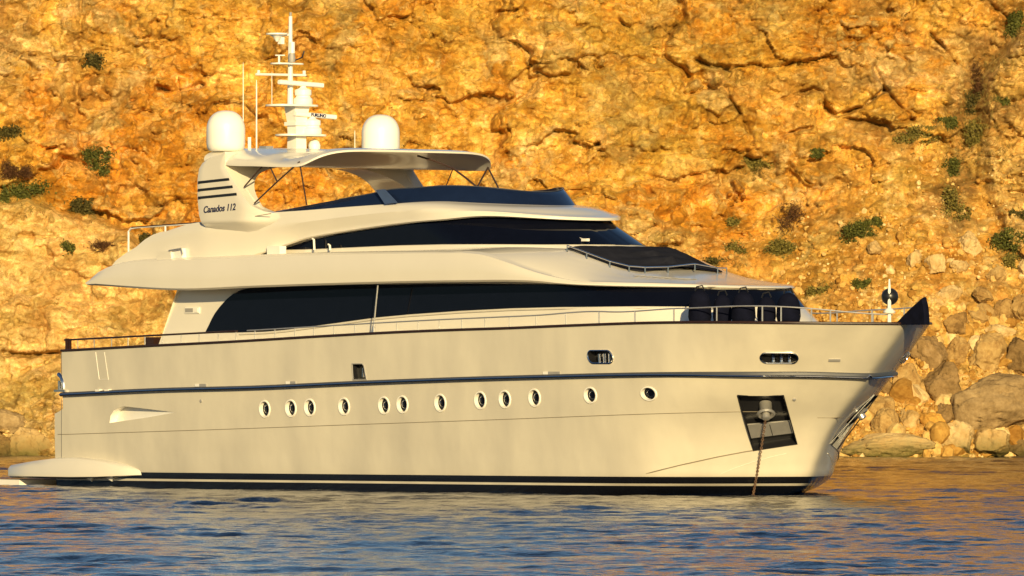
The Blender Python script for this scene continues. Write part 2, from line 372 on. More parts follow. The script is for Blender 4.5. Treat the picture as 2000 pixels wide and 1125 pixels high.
def cliff_at(px, py):
    """the point of the rock face seen at this place, found along the line from the viewpoint"""
    Yc = np.arange(84.0, 112.0, .06); sc = F_PX/(CAM_D+Yc); X = (px-1000)/sc; Z = CAM_H+(HOR-py)/sc
    i = np.clip(np.searchsorted(zs_, Z), 1, len(zs_)-1); j = np.clip(np.searchsorted(xs, X), 1, len(xs)-1)
    k = int(np.argmax(Yc >= CY[i, j])); return Vector((float(X[k]), float(Yc[k]), float(Z[k]))), float(sc[k])

# ------------------------------------------------------------------ water
def water_mat():
    m, nt, p = new_mat('sea_water'); L = nt.links.new
    p.inputs['Base Color'].default_value = (.004, .010, .03, 1); p.inputs['Roughness'].default_value = .07; p.inputs['IOR'].default_value = 1.33
    g = nd(nt, 'ShaderNodeNewGeometry'); mp = nd(nt, 'ShaderNodeMapping'); mp.inputs['Scale'].default_value = (1, .8, 1); L(g.outputs['Position'], mp.inputs[0])
    n = nd(nt, 'ShaderNodeTexNoise'); n.inputs['Scale'].default_value = 3.2; n.inputs['Detail'].default_value = 4; n.inputs['Roughness'].default_value = .55; L(mp.outputs[0], n.inputs['Vector'])
    b = nd(nt, 'ShaderNodeBump'); b.inputs['Strength'].default_value = .8; b.inputs['Distance'].default_value = .06; L(n.outputs[0], b.inputs['Height']); L(b.outputs[0], p.inputs['Normal'])
    return m
M_WATER = water_mat()
wxs = np.arange(-26, 26.01, .115); wys = np.arange(-112, 101, .13)
WX, WY = np.meshgrid(wxs, wys)
rs = np.random.RandomState(5); H = np.zeros_like(WX)
for lam, amp, n in ((7.5, .020, 5), (3.6, .017, 7), (1.9, .013, 9), (1.05, .0095, 10), (.62, .006, 9)):
    for k in range(n):
        th = rs.normal(math.radians(78), math.radians(34)); l = lam*rs.uniform(.75, 1.3); kk = 2*math.pi/l
        H += amp*math.sqrt(2/n)*1.2*np.sin(kk*(WX*math.cos(th)+WY*math.sin(th))+rs.uniform(0, 7)+.9*perlin(WX/(3*l), WY/(3*l), 900+k))
gust = .75+.7*fbm(WX/9, WY/16, 3, 950)
H *= np.clip(gust, .35, 1.6)
fade = sstep(26, 23.5, np.abs(WX))*sstep(-112, -108, WY)
H = H*fade
water = grid_obj('water', np.stack([WX, WY, H], -1), M_WATER)
tag(water, 'rippled blue sea reflecting the orange cliff', 'sea', kind='structure')
B = 4000.; x0, x1, y0, y1 = wxs[0], wxs[-1], wys[0], wys[-1]
X_, Y_ = [-B, x0, x1, B], [-B, y0, y1, 140.]
mb = MB()
for i in range(3):
    for j in range(3):
        if (i, j) != (1, 1):
            mb.add([(X_[i], Y_[j], 0), (X_[i+1], Y_[j], 0), (X_[i+1], Y_[j+1], 0), (X_[i], Y_[j+1], 0)], [(0, 1, 2, 3)])
tag(mb.build('open_water', M_WATER, None, None), 'open sea around the anchorage', 'sea', kind='structure')
# the sea floor under everything keeps the water dark
# ------------------------------------------------------------------ yacht: materials
M_WHITE = simple('white_gelcoat', (.71, .665, .57), .22, var=.025, vscale=.7, coat=.5)
M_WHITE2 = simple('white_paint', (.82, .79, .72), .3, var=.02)
M_GLASS = simple('dark_tinted_glass', (.003, .004, .010), .04, spec=.14, var=.1)
M_SCREEN = simple('smoked_windscreen', (.007, .014, .042), .05, spec=.4, var=.1)
M_BLACK = simple('black_paint', (.012, .012, .014), .35)
M_RUBBER = simple('dark_grey_rubber', (.055, .06, .075), .45)
M_WOOD = simple('varnished_mahogany', (.028, .011, .007), .4, var=.2, vscale=8)
M_CHROME = simple('stainless_steel', (.75, .74, .72), .16, metal=1.0, var=.04)
M_STEEL = simple('brushed_steel', (.66, .64, .60), .34, metal=.75, var=.08)
M_NAVY = simple('navy_canvas', (.004, .005, .014), .9, spec=.08, var=.25, vscale=5, bump=.3, bscale=14)
M_PAD = simple('charcoal_canvas', (.020, .021, .030), 1.0, spec=.02, var=.15, bump=.3, bscale=12)
M_LETTER = simple('navy_lettering', (.015, .02, .07), .4)
M_SEAM = simple('seam_sealant', (.24, .20, .14), .6)
M_GREY = simple('grey_plastic', (.30, .29, .28), .5)
M_DOME = simple('radome_white', (.86, .84, .78), .35, var=.01)
def hull_mat():
    """white topsides, black boot top with one pale line in it, set by height over the water"""
    m, nt, p = new_mat('hull_paint'); L = nt.links.new
    p.inputs['Roughness'].default_value = .25; p.inputs['Coat Weight'].default_value = 1.0; p.inputs['Coat Roughness'].default_value = .06
    tc = nd(nt, 'ShaderNodeTexCoord'); sx = nd(nt, 'ShaderNodeSeparateXYZ'); L(tc.outputs['Object'], sx.inputs[0])
    z = nd(nt, 'ShaderNodeMath', operation='MULTIPLY_ADD'); L(sx.outputs[0], z.inputs[0]); z.inputs[1].default_value = -.0030; L(sx.outputs[2], z.inputs[2])
    def gt(th):
        n = nd(nt, 'ShaderNodeMath', operation='GREATER_THAN'); L(z.outputs[0], n.inputs[0]); n.inputs[1].default_value = th; return n.outputs[0]
    def comb(op, a, b):
        n = nd(nt, 'ShaderNodeMath', operation=op); L(a, n.inputs[0]); L(b, n.inputs[1]); return n.outputs[0]
    stripe = comb('SUBTRACT', gt(.165), gt(.225)); fac = comb('MAXIMUM', gt(.40), stripe)
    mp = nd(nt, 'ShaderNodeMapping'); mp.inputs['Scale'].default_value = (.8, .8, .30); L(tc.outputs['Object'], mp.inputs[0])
    no = nd(nt, 'ShaderNodeTexNoise'); no.inputs['Scale'].default_value = 1.0; no.inputs['Detail'].default_value = 5; L(mp.outputs[0], no.inputs['Vector'])  # soft blotches painted into the topsides for light dappled off the water
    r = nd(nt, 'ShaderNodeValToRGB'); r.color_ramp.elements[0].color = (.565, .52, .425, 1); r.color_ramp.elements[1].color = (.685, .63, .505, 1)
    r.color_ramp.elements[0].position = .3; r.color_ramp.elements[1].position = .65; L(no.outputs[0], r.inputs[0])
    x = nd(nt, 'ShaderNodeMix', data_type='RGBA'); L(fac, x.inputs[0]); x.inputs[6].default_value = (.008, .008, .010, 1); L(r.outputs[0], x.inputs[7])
    L(x.outputs[2], p.inputs['Base Color'])
    # the faint waviness of a long faired hull
    n2 = nd(nt, 'ShaderNodeTexNoise'); n2.inputs['Scale'].default_value = .6; n2.inputs['Detail'].default_value = 3; L(tc.outputs['Object'], n2.inputs['Vector'])
    b = nd(nt, 'ShaderNodeBump'); b.inputs['Strength'].default_value = .30; b.inputs['Distance'].default_value = .12; L(n2.outputs[0], b.inputs['Height']); L(b.outputs[0], p.inputs['Normal'])
    return m
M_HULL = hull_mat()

# ------------------------------------------------------------------ yacht: shape of the boat
yacht = empty('motor_yacht', (W0X, W0Y, 0), -ALPHA)
tag(yacht, 'large white motor yacht with dark windows at anchor, bow to the right', 'yacht')
def V(s, t, z): return Vector((s, -t, z))                  # s from the transom forward, t to starboard, z up
def U(px, py, t):
    """photo point to (s, z) on the fore-and-aft plane at t metres to starboard"""
    a = (px-1000)/F_PX
    s = (a*(CAM_D+W0Y-t*CA)-W0X+t*SA)/(CA+a*SA)
    d = CAM_D+W0Y-s*SA-t*CA
    return s, CAM_H+(HOR-py)/F_PX*d
def UV(px, py, t):
    s, z = U(px, py, t); return V(s, t, z)
def pix(s, t, z):
    d = CAM_D+W0Y-s*SA-t*CA; return 1000+F_PX*(W0X+s*CA-t*SA)/d, HOR-(z-CAM_H)*F_PX/d
def on(px, py, bf, s0=-1.0, s1=31.5):
    """photo point to (s, t, z) on the starboard side of a surface t = bf(s, z)"""
    prev = None
    for s in np.arange(s0, s1, .1):
        z = CAM_H+(HOR-py)*(CAM_D+W0Y-s*SA-3*CA)/F_PX; t = bf(s, z); x = pix(s, t, z)[0]
        if prev is not None and prev[1] <= px < x:
            f = (px-prev[1])/(x-prev[1]); s = prev[0]+f*(s-prev[0])
            for _ in range(2):
                t = bf(s, z); z = CAM_H+(HOR-py)*(CAM_D+W0Y-s*SA-t*CA)/F_PX
            return s, bf(s, z), z
        prev = (s, x)
    s = prev[0]; return s, bf(s, z), z
def plan(u, B, k, Le):
    if u <= 0: return 0.0
    n = (k/B)**2*Le; q = 1-min(u/Le, 1.0); return B*math.sqrt(max(0, 1-q**n))
def bowplan(u, B, m, p=2.6):
    """half breadth u metres behind the stem: a blunt V that bends into the parallel middle body"""
    if u <= 0: return 0.0
    x = m*math.sqrt(u*(u+.30))/B; return B*x/(1+x**p)**(1/p)
def tab(pairs):
    xs_, ys_ = zip(*pairs); return lambda x: float(np.interp(x, xs_, ys_))
def smooth_tab(pairs):
    """monotone-ish smooth curve through the pairs"""
    xs_, ys_ = map(np.array, zip(*pairs)); m = np.gradient(ys_, xs_)
    def f(x):
        if x <= xs_[0]: return float(ys_[0])
        if x >= xs_[-1]: return float(ys_[-1])
        i = int(np.searchsorted(xs_, x)-1); h = xs_[i+1]-xs_[i]; t = (x-xs_[i])/h
        return float((2*t**3-3*t**2+1)*ys_[i]+(t**3-2*t**2+t)*h*m[i]+(-2*t**3+3*t**2)*ys_[i+1]+(t**3-t**2)*h*m[i+1])
    return f
# hull lines
ZB = -.9
sheer = smooth_tab([(sz[0], sz[1]) for sz in (U(x, y, 3.42+.2*min(1, max(0, (x-122)/600))) for x, y in ((122, 686), (300, 676.5), (450, 669), (655, 656.5), (786, 649.5), (901, 645), (994, 642), (1100, 637.5), (1300, 631)))]+[(26.0, 4.37), (30.6, 4.33)])
stem_z = smooth_tab([(-.9, 23.8), (-.4, 25.5), (0, 26.15), (.12, 26.5), (.4, 26.93), (.8, 27.16), (1.25, 27.42), (1.9, 27.95), (2.55, 28.7), (3.37, 29.55), (4.0, 30.2), (4.4, 30.62)])
Bz = smooth_tab([(-.9, 2.6), (-.3, 3.25), (.3, 3.42), (1.2, 3.50), (2.5, 3.57), (4.4, 3.62)])
mz = smooth_tab([(-.9, .7), (0, 1.25), (.4, 1.5), (.8, 1.52), (1.6, 1.5), (2.6, 1.55), (3.4, 1.6), (4.4, 1.6)])
aft_z = tab([(-.9, -.45), (0, -.55), (2.40, -.42), (2.52, 0.0), (5, 0.0)])
def taper(s): return 1-.065*max(0, (9-s)/9)**2
def hull_b(s, z):
    zr = ZB+(z-ZB)/(sheer(s)-ZB)*(4.36-ZB)                 # the waterline this point belongs to
    return bowplan(stem_z(zr)-s, Bz(zr), mz(zr))*taper(s)
HU = [1.0-.5*(1-math.cos(math.pi*i/90)) for i in range(91)]
def hull_mesh():
    rows = []
    vs_ = sorted(set(list(np.linspace(0, 1, 56))+[(2.42-ZB)/(4.36-ZB)-.02, (2.5-ZB)/(4.36-ZB)-.02]))
    NW = 120
    for v in vs_:
        zr = ZB+v*(4.36-ZB); sa = aft_z(zr); sf = stem_z(zr); row = []
        for i in range(NW+1):
            w = i/NW; w2 = 1-(1-w)**2.6; s = sa+(sf-sa)*w2; z = ZB+v*(sheer(s)-ZB)
            row.append(V(s, bowplan(sf-s, Bz(zr), mz(zr))*taper(s) if i < NW else 0, z))
        port = [Vector((p.x, -p.y, p.z)) for p in row[:-1]][::-1]
        rows.append(row+port)
    mb = MB(); mb.loft(rows, 0, closed=True)
    k = len(rows[0]); n = len(rows)
    half = NW
    for base, flip in ((0, 1), ((n-1)*k, 0)):              # bottom and deck as strips across the boat
        for i in range(half):
            a, b = base+i, base+i+1; c, d = base+(k-1-i)+1 if i else base, base+(k-1-i)
            q = [a, b, d, c] if i else [a, b, d]
            if i: c = base+k-i; q = [a, b, base+k-i-1, c]
            else: q = [a, b, base+k-1]
            if b == base+half: q = [a, b, base+k-i] if i else q
            mb.f.append(tuple(q[::-1] if flip else q)); mb.m.append(0)
    return mb
def hull_frame(s, t, z):
    """outward normal, forward and up tangents of the starboard hull at a point"""
    e = .04
    a = V(s+e, hull_b(s+e, z), z)-V(s-e, hull_b(s-e, z), z); b = V(s, hull_b(s, z+e), z+e)-V(s, hull_b(s, z-e), z-e)
    a.normalize(); b.normalize(); n = a.cross(b)
    if n.y > 0: n = -n
    n.normalize(); up = (b-a*b.dot(a)).normalized()
    return n, a, up
def HP(px, py):
    s, t, z = on(px, py, hull_b); return V(s, t, z), (s, t, z)

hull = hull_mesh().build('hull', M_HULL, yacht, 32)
hull.data.materials.append(M_BLACK); hull.data.materials.append(M_WHITE2)
# recesses cut into the hull
PORTS = [(517, 799), (568, 797.5), (605, 796), (672, 794), (750, 792), (786, 790), (860, 787), (938, 782), (986, 780), (1044, 777), (1153, 772), (1267, 769)]
cut = MB()
def stadium(p, fw, up, L, H, n=10, skew=0.0):
    r = H/2; out = []
    for sgn in (1, -1):
        for i in range(n+1):
            a = -math.pi/2+math.pi*i/n
            out.append(p+fw*(sgn*((L/2-r)+r*math.cos(a)))+up*(sgn*r*math.sin(a))-fw*skew*sgn*math.sin(a)*r)
    return out
port_info = []
for px, py in PORTS:
    p, (s, t, z) = HP(px, py); n, fw, up = hull_frame(s, t, z); port_info.append((p, n, fw*{1153: 1.03, 1267: 1.15}.get(px, 1.0), up*{1153: .9, 1267: .78}.get(px, 1.0)))
    r = .215; wx_ = {1153: .98, 1267: 1.1}.get(px, .95); wy_ = {1153: .9, 1267: .78}.get(px, 1.0); ring = [p+n*.3+fw*(r*wx_*math.cos(a))+up*(r*wy_*1.02*math.sin(a)) for a in [2*math.pi*i/20 for i in range(20)]]
    cut.prism(ring, -n*.42, 2)
haw = {}
for key, (px, py, L, H, sk) in {'mid': (1173, 697, .92, .31, .25), 'fore': (1522, 698.5, .92, .31, .1)}.items():
    p, (s, t, z) = HP(px, py); n, fw, up = hull_frame(s, t, z); haw[key] = (p, n, fw, up)
    cut.prism([q+n*.3 for q in stadium(p, fw, up, L, H, skew=sk)], -n*.55, 1)
p, (s, t, z) = HP(1746, 706)
p, (s, t, z) = HP(700, 726); n, fw, up = hull_frame(s, t, z); slot = (p, n, fw, up)
cut.prism([p+n*.3+fw*a+up*b for a, b in ((-.24, .20), (-.21, -.20), (.34, -.19), (.24, .15), (.17, .20))], -n*.5, 1)
PK = [HP(x, y) for x, y in ((1440, 772), (1530, 772), (1556, 867), (1471, 880))]
pk_c = sum((q[0] for q in PK), Vector())/4; s, t, z = [sum(q[1][i] for q in PK)/4 for i in range(3)]
pk_n = hull_frame(s, hull_b(s, z), z)[0]
pk_out = [q[0]+pk_n*.5 for q in PK]
cut.prism(pk_out, -pk_n*.78, 1)
scoop = [(214, 826), (216, 812), (222, 802), (231, 796), (243, 793.5), (290, 799), (342, 805.5), (290, 815)]
sc_p = [HP(x, y) for x, y in scoop]; n0 = hull_frame(*sc_p[4][1])[0]
dep = [.22, .26, .26, .24, .20, .10, .005, .08]
cut.prism([q[0]+n0*.2 for q in sc_p], [-n0*(.2+d) for d in dep], 2)
# the port side carries the same anchor pocket and bow hawse
for base_v, off, m in ((pk_out, -pk_n*.78, 1), ([q+haw['fore'][1]*.3 for q in stadium(*[haw['fore'][i] for i in (0, 2, 3)], .92, .31, skew=.1)], -haw['fore'][1]*.55, 1)):
    cut.prism([Vector((q.x, -q.y, q.z)) for q in base_v], Vector((off.x, -off.y, off.z)), m)
cutter = cut.build('cutter', [M_HULL, M_BLACK, M_WHITE2], yacht, None)
bpy.context.view_layer.update()
md = hull.modifiers.new('cut', 'BOOLEAN'); md.operation = 'DIFFERENCE'; md.solver = 'EXACT'; md.object = cutter
try: md.material_mode = 'INDEX'
except Exception: pass
dg = bpy.context.evaluated_depsgraph_get()
me2 = bpy.data.meshes.new_from_object(hull.evaluated_get(dg)); hull.modifiers.clear(); old = hull.data; hull.data = me2; bpy.data.meshes.remove(old)
bpy.data.objects.remove(cutter); finish(me2, 32, False)

# port lights: bezel, dark glass
for p, n, fw, up in port_info:
    M = Matrix((fw, up, n)).transposed()
    m = MB(); m.lathe([(.205, -.10), (.205, .022), (.235, .022), (.245, .006), (.245, -.02)], p, 22, 0, M, False)
    ring = m.build('porthole', [M_WHITE2], hull, 40)
    g = MB(); g.lathe([(.0, -.092), (.2, -.095)], p, 20, 0, M, False)
    g.lathe([(.10, -.094), (.108, -.07), (.118, -.07), (.126, -.094)], p, 16, 1, M, False)
    g.build('glass', [M_GLASS, M_CHROME], hull, 40)
# hawse holes with rollers
def hawse(info, L, H, sk, mirrored=False, bright=False):
    p, n, fw, up = info
    m = MB(); a = stadium(p+n*.012, fw, up, L*1.02, H*1.06, skew=sk); m.tube(a+[a[0]], .02, 6, 0, False)
    for k in range(3):
        c = p-n*.10+fw*((k-1)*L*.22+.05)-up*.02
        m.tube([c-up*H*.42, c+up*H*.30], .045, 8, 0); m.lathe([(.085, -.04), (.085, 0)], c-up*H*.42, 8, 0, Matrix((fw, n, up)).transposed())
    if mirrored: m.v = [(x, -y, z) for x, y, z in m.v]
    m.build('hawse_hole', [M_CHROME], hull, 40)
hawse(haw['mid'], .92, .31, .25); hawse(haw['fore'], .92, .31, .1); hawse(haw['fore'], .92, .31, .1, True)
p, n, fw, up = slot
m = MB(); a = [p+n*.01+fw*x+up*y for x, y in ((-.25, .21), (-.22, -.21), (.35, -.20), (.25, .16), (.18, .21))]; m.tube(a+[a[0]], .018, 6, 1, False)
m.tube([p-n*.1+fw*.06-up*.14, p-n*.1+fw*.08+up*.10], .035, 8, 0); m.box(p-n*.12+fw*.13-up*.05, (.14, .06, .2), 1)
m.build('side_fairlead', [M_CHROME, M_GREY], hull, 40)
# anchor pockets: steel plate, hawse pipe, black lining
def pocket(sgn):
    Q = [q[0] for q in PK]; n = pk_n
    lerp2 = lambda a, b, u, v: (Q[0]*(1-u)*(1-v)+Q[1]*u*(1-v)+Q[2]*u*v+Q[3]*(1-u)*v)
    m = MB()
    m.prism([lerp2(0, 0, u, v)-n*.13 for u, v in ((.02, .60), (.98, .60), (.98, .84), (.02, .84))], -n*.05, 0)
    m.prism([lerp2(0, 0, u, v)-n*.12 for u, v in ((.50, .62), (.515, .62), (.515, .83), (.50, .83))], n*.004, 1)
    mouth = lerp2(0, 0, .52, .33)-n*.20
    ax = (n*1.0+Vector((0, 0, -.55))).normalized(); xx = ax.cross(Vector((0, 0, 1))).normalized(); yy = ax.cross(xx)
    M = Matrix((xx, yy, ax)).transposed()
    m.lathe([(.16, -.12), (.16, .10), (.21, .16), (.24, .20), (.20, .24), (.13, .20), (.12, .02)], mouth, 18, 0, M)
    m.lathe([(.10, .0), (.10, .34), (.06, .36)], mouth, 12, 0, M)
    a = [q+n*.004 for q in Q]; m.tube(a+[a[0]], .018, 6, 1, False)
    if sgn < 0: m.v = [(x, -y, z) for x, y, z in m.v]
    m.build('anchor_pocket', [M_STEEL, M_BLACK], hull, 40)
    return lerp2(0, 0, .47, .42)+n*.10
chain_top = pocket(1); pocket(-1)

# strips that follow the hull: rub rail, cap rail, seams, spray rails
def along(zf, s0, s1, off=0.0, n=130, stem=True):
    """points on the starboard hull along z = zf(s), closing at the stem"""
    out = []
    for i in range(n+1):
        w = 1-(1-i/n)**2; s = s0+(s1-s0)*w; z = zf(s); t = hull_b(s, z)
        nn = hull_frame(min(s, s1-.06), t, z)[0]
        if i == n: nn = Vector((1, 0, 0)); t = 0
        out.append(V(s, t, z)+nn*off)
    return out
def stem_s(z): return stem_z(z)
def strip(name, zf, s0, s1, w, h, mat, parent, both=True, down=0):
    """a rail of width w (outwards) and height h with softened edges"""
    P = along(zf, s0, s1); rows = []
    for i, p in enumerate(P):
        s = p.x; nn = hull_frame(min(s, s1-.06), 0, p.z)[0] if i < len(P)-1 else Vector((1, 0, -.3)).normalized()
        nn = Vector((nn.x, nn.y, 0)).normalized()
        a = Vector((0, 0, 1))
        rows.append([p-nn*.03+a*h/2, p+nn*w*.7+a*h/2, p+nn*w+a*h*.25, p+nn*w-a*h*.25, p+nn*w*.7-a*h/2, p-nn*.03-a*h/2])
    m = MB(); m.loft(rows, 0, closed=True); m.add(rows[0], [(0, 1, 2, 3, 4, 5)])
    if both: m.mirror()
    return m.build(name, mat, parent, 40)
rub_z = smooth_tab([(q[1][0], q[1][2]) for q in (HP(x, y) for x, y in ((125, 770.5), (320, 761.6), (499, 757), (700, 748), (900, 740.5), (1060, 736), (1300, 731), (1500, 730.3), (1580, 730.4)))]+[(29.2, 3.05)])
RUB_S = 29.2
for _ in range(20): RUB_S = stem_z(ZB+(rub_z(RUB_S)-ZB)/(sheer(RUB_S)-ZB)*(4.36-ZB))-.002
strip('rub_rail', rub_z, .0, RUB_S, .10, .115, M_RUBBER, hull)
m = MB()
for off, rr in ((.105, .022),):
    pth = along(rub_z, .0, RUB_S, off); m.tube(pth, rr, 6)
m.mirror(); m.build('rub_rail_strip', M_CHROME, hull, 40)
strip('cap_rail', lambda s: sheer(s)+.02, .0, stem_z(4.36)-.002, .045, .062, M_WOOD, yacht)
seam_z = smooth_tab([(q[1][0], q[1][2]) for q in (HP(x, y) for x, y in ((125, 848.5), (450, 838), (700, 829), (1000, 818.5), (1250, 809), (1440, 804)))])
s_pk = PK[0][1][0]
m = MB(); m.tube(along(seam_z, -.3, s_pk+.05, .002), .0085, 4); m.tube([V(s, hull_b(s, 1.98), 1.98) for s in np.linspace(PK[1][1][0]+.06, PK[1][1][0]+.45, 6)], .0085, 4)
m.mirror(); m.build('hull_seam', M_SEAM, hull, None)
for ya, yb in ((690, 762), (779, 893)):
    m = MB(); m.tube([HP(119.6, ya+(yb-ya)*k/5)[0]+Vector((.015, -.004, 0)) for k in range(6)], .010, 4); m.build('quarter_seam', M_RUBBER, hull, None)
m = MB(); gp = [HP(187+7*k/4, 688+53*k/4)[0] for k in range(5)]+[HP(212-8*k/4, 741-53*k/4)[0] for k in range(5)]
m.tube([q+Vector((0, -.002, 0)) for q in gp], .008, 4); m.build('gate_seam', M_WHITE2, hull, None)
# spray rails (chines) that rise to the anchor pocket
def chine(pts, r, mat):
    pts = [(x0+(x1-x0)*k/5, y0+(y1-y0)*k/5) for (x0, y0), (x1, y1) in zip(pts[:-1], pts[1:]) for k in range(5)]+[pts[-1]]
    P = [HP(x, y) for x, y in pts]; P = [q[0]+hull_frame(*q[1])[0]*r*.4 for q in P]
    for sgn in (1, -1):
        m = MB(); m.tube([Vector((p.x, p.y*sgn, p.z)) for p in P], [r*.4]+[r]*(len(P)-1), 5); m.build('spray_rail', mat, hull, 50)
chine([(1262, 925), (1330, 908), (1400, 892.5), (1455, 882), (1472, 879.5)], .014, M_SEAM)
chine([(1405, 927), (1430, 916), (1467, 903), (1500, 894), (1535, 886)], .007, M_WHITE)
# small things on the topsides
for px, py, L in ((397, 752.5, .30), (573, 747.5, .22), (1083, 728.5, .46), (1630, 703, .30)):
    p, (s, t, z) = HP(px, py); n, fw, up = hull_frame(s, t, z); R = Matrix((fw, n, up)).transposed(); m = MB()
    m.box(p, (L, .05, .075), 1, R)
    if px < 1500: m.box(p-fw*(L*.5+.095), (.2, .05, .07), 0, R)
    m.build('drain_outlet', [M_WHITE2, M_GREY], hull, 40)
for px in (195, 213):
    p, (s, t, z) = HP(px, 762.5); n, fw, up = hull_frame(s, t, z); m = MB(); m.box(p+n*.04, (.2, .1, .06), 0, Matrix((fw, n, up)).transposed()); m.build('hinge', M_WHITE2, hull, 40)
for px, py in ((393, 783), (1551, 780)):
    p, (s, t, z) = HP(px, py); n, fw, up = hull_frame(s, t, z); m = MB(); m.lathe([(.045, -.02), (.045, .02), (.02, .03)], p, 10, 0, Matrix((fw, up, n)).transposed()); m.build('drain_outlet', M_GREY, hull, 40)
# quarter fairlead
m = MB(); p = UV(117, 752, 3.34)
m.tube([p+Vector((-.06, 0, .30)), p+Vector((.10, -.03, .22)), p+Vector((.2, -.03, .05)), p+Vector((.2, -.02, -.12))], .055, 8); m.box(p+Vector((.1, 0, -.16)), (.5, .2, .06)); m.tube([p+Vector((.02, -.02, -.15)), p+Vector((.02, -.02, .12))], .05, 8)
m.build('quarter_fairlead', M_CHROME, hull, 40)

# swim platform: moulded wing along the quarter, platform behind the transom
def wing(sgn):
    prof = [(-2.45, .16, .50), (-2.42, .22, .56), (-2.3, .30, .585), (-1.2, .42, .70), (-.2, .48, .785), (.8, .46, .80), (2.0, .40, .735), (2.9, .26, .62), (3.5, .08, .50), (3.62, .0, .46)]
    rows = []
    for s, wd, ht in prof:
        t0 = (hull_b(max(s, -.3), .3) if s > -.5 else 3.22)-.05
        rows.append([V(s, t0-.3, ht), V(s, t0+wd*.35, ht), V(s, t0+wd*.72+.03, ht-.03), V(s, t0+wd+.04, ht*.5+.17), V(s, t0+wd+.04, .26+.06*max(0, s-1.5)*.6), V(s, t0+wd*.5, .20+.10*max(0, s-1.5)*.6), V(s, t0-.3, .2+.10*max(0, s-1.5)*.6)])
    m = MB(); m.loft(rows, 0, closed=True); m.add(rows[0], [tuple(range(7))])
    if sgn < 0: m.v = [(x, -y, z) for x, y, z in m.v]
    return m
m = wing(1); w2_ = wing(-1); m.add(w2_.v, w2_.f)
m.box((-1.4, 0, .36), (1.9, 6.3, .13))
plat = m.build('swim_platform', M_WHITE, yacht, 40)
m = MB(); m.box((-2.75, 0, .07), (1.5, 6.7, .17)); m.box((-2.75, 0, .162), (1.3, 6.4, .012), 1)
m.build('bathing_step', [M_WHITE2, M_WOOD], plat, 30)
for px in (165, 205):
    a = UV(px-4, 925, 3.5); b = UV(px+16, 937, 3.35); m = MB(); m.tube([a, b], .06, 6); m.build('platform_strut', M_WHITE2, plat, 30)
# ------------------------------------------------------------------ yacht: superstructure
class Curve:
    """a fore-and-aft line round the front of the boat: s from sa to sf, rounded plan, height by s"""
    def __init__(c, sa, sf, B, k, Le, z):
        c.sa, c.sf, c.k, c.Le = sa, sf, k, Le
        c.B = B if callable(B) else (lambda s, b=B: b); c.z = z if callable(z) else (lambda s, v=z: v)
    def b(c, s): return plan(c.sf-s, c.B(s), c.k, c.Le)
    def pts(c, n):
        out = []
        for i in range(n+1):
            s = c.sa+(c.sf-c.sa)*(1-(1-i/n)**2.0); out.append(V(s, c.b(s) if i < n else 0, c.z(s)))
        return out
def shell(curves, name, mat, parent, n=90, smooth=35, aft=True, sub=4, extra=None):
    """surface through the lines, mirrored to port; Catmull-Rom between the lines keeps it fair"""
    P = [c.pts(n) for c in curves]; rows = []
    for i in range(len(P)-1):
        for j in range(sub):
            t = j/sub; row = []
            for q in range(n+1):
                p1, p2 = P[i][q], P[i+1][q]
                row.append(p1.lerp(p2, t))
            rows.append(row)
    rows.append(P[-1]); full = [r+[Vector((p.x, -p.y, p.z)) for p in r[:-1]][::-1] for r in rows]
    m = MB(); m.loft(full)
    if extra: extra(m, full)
    return m.build(name, mat, parent, smooth)
def tp(t, *pts): return [U(x, y, t(x) if callable(t) else t) for x, y in pts]

bot = smooth_tab(tp(3.42, (178, 557), (250, 562), (350, 567), (500, 561.5), (700, 555), (900, 551), (1020, 551))+[(21.5, 5.36), (25.6, 5.26)])
# main deckhouse: its wall stands on the side deck, front raked
HB = lambda z: 2.80-.06*(z-3.6)
def house_front(z): return float(np.interp(z, [3.4, 4.36, 4.7, 5.35, 5.6], [27.0, 26.55, 26.05, 25.30, 25.05]))
def house_b(s, z): return plan(house_front(z)-s, HB(z), 1.9, 5.5)
def house_aft(z): return float(np.interp(z, [3.4, 4.14, 5.45], [3.35, 3.73, 4.48]))
zz = np.linspace(3.5, 5.62, 12)
house = shell([Curve(house_aft(z), house_front(z), HB(z), 1.9, 5.5, lambda s, z=z: min(z, bot(s)+.03)) for z in zz], 'deckhouse', M_WHITE, yacht, 80, 30, sub=1)
m = MB(); m.add([V(house_aft(z), t, z) for z in (3.5, 5.48) for t in (2.78, -2.78)], [(0, 1, 3, 2)]); m.build('aft_bulkhead', M_WHITE, yacht, None)
m = MB()
m.box((house_aft(4.6)-.02, 0, 4.5), (.05, 2.6, 1.9)); m.build('saloon_door', M_GLASS, yacht, None)
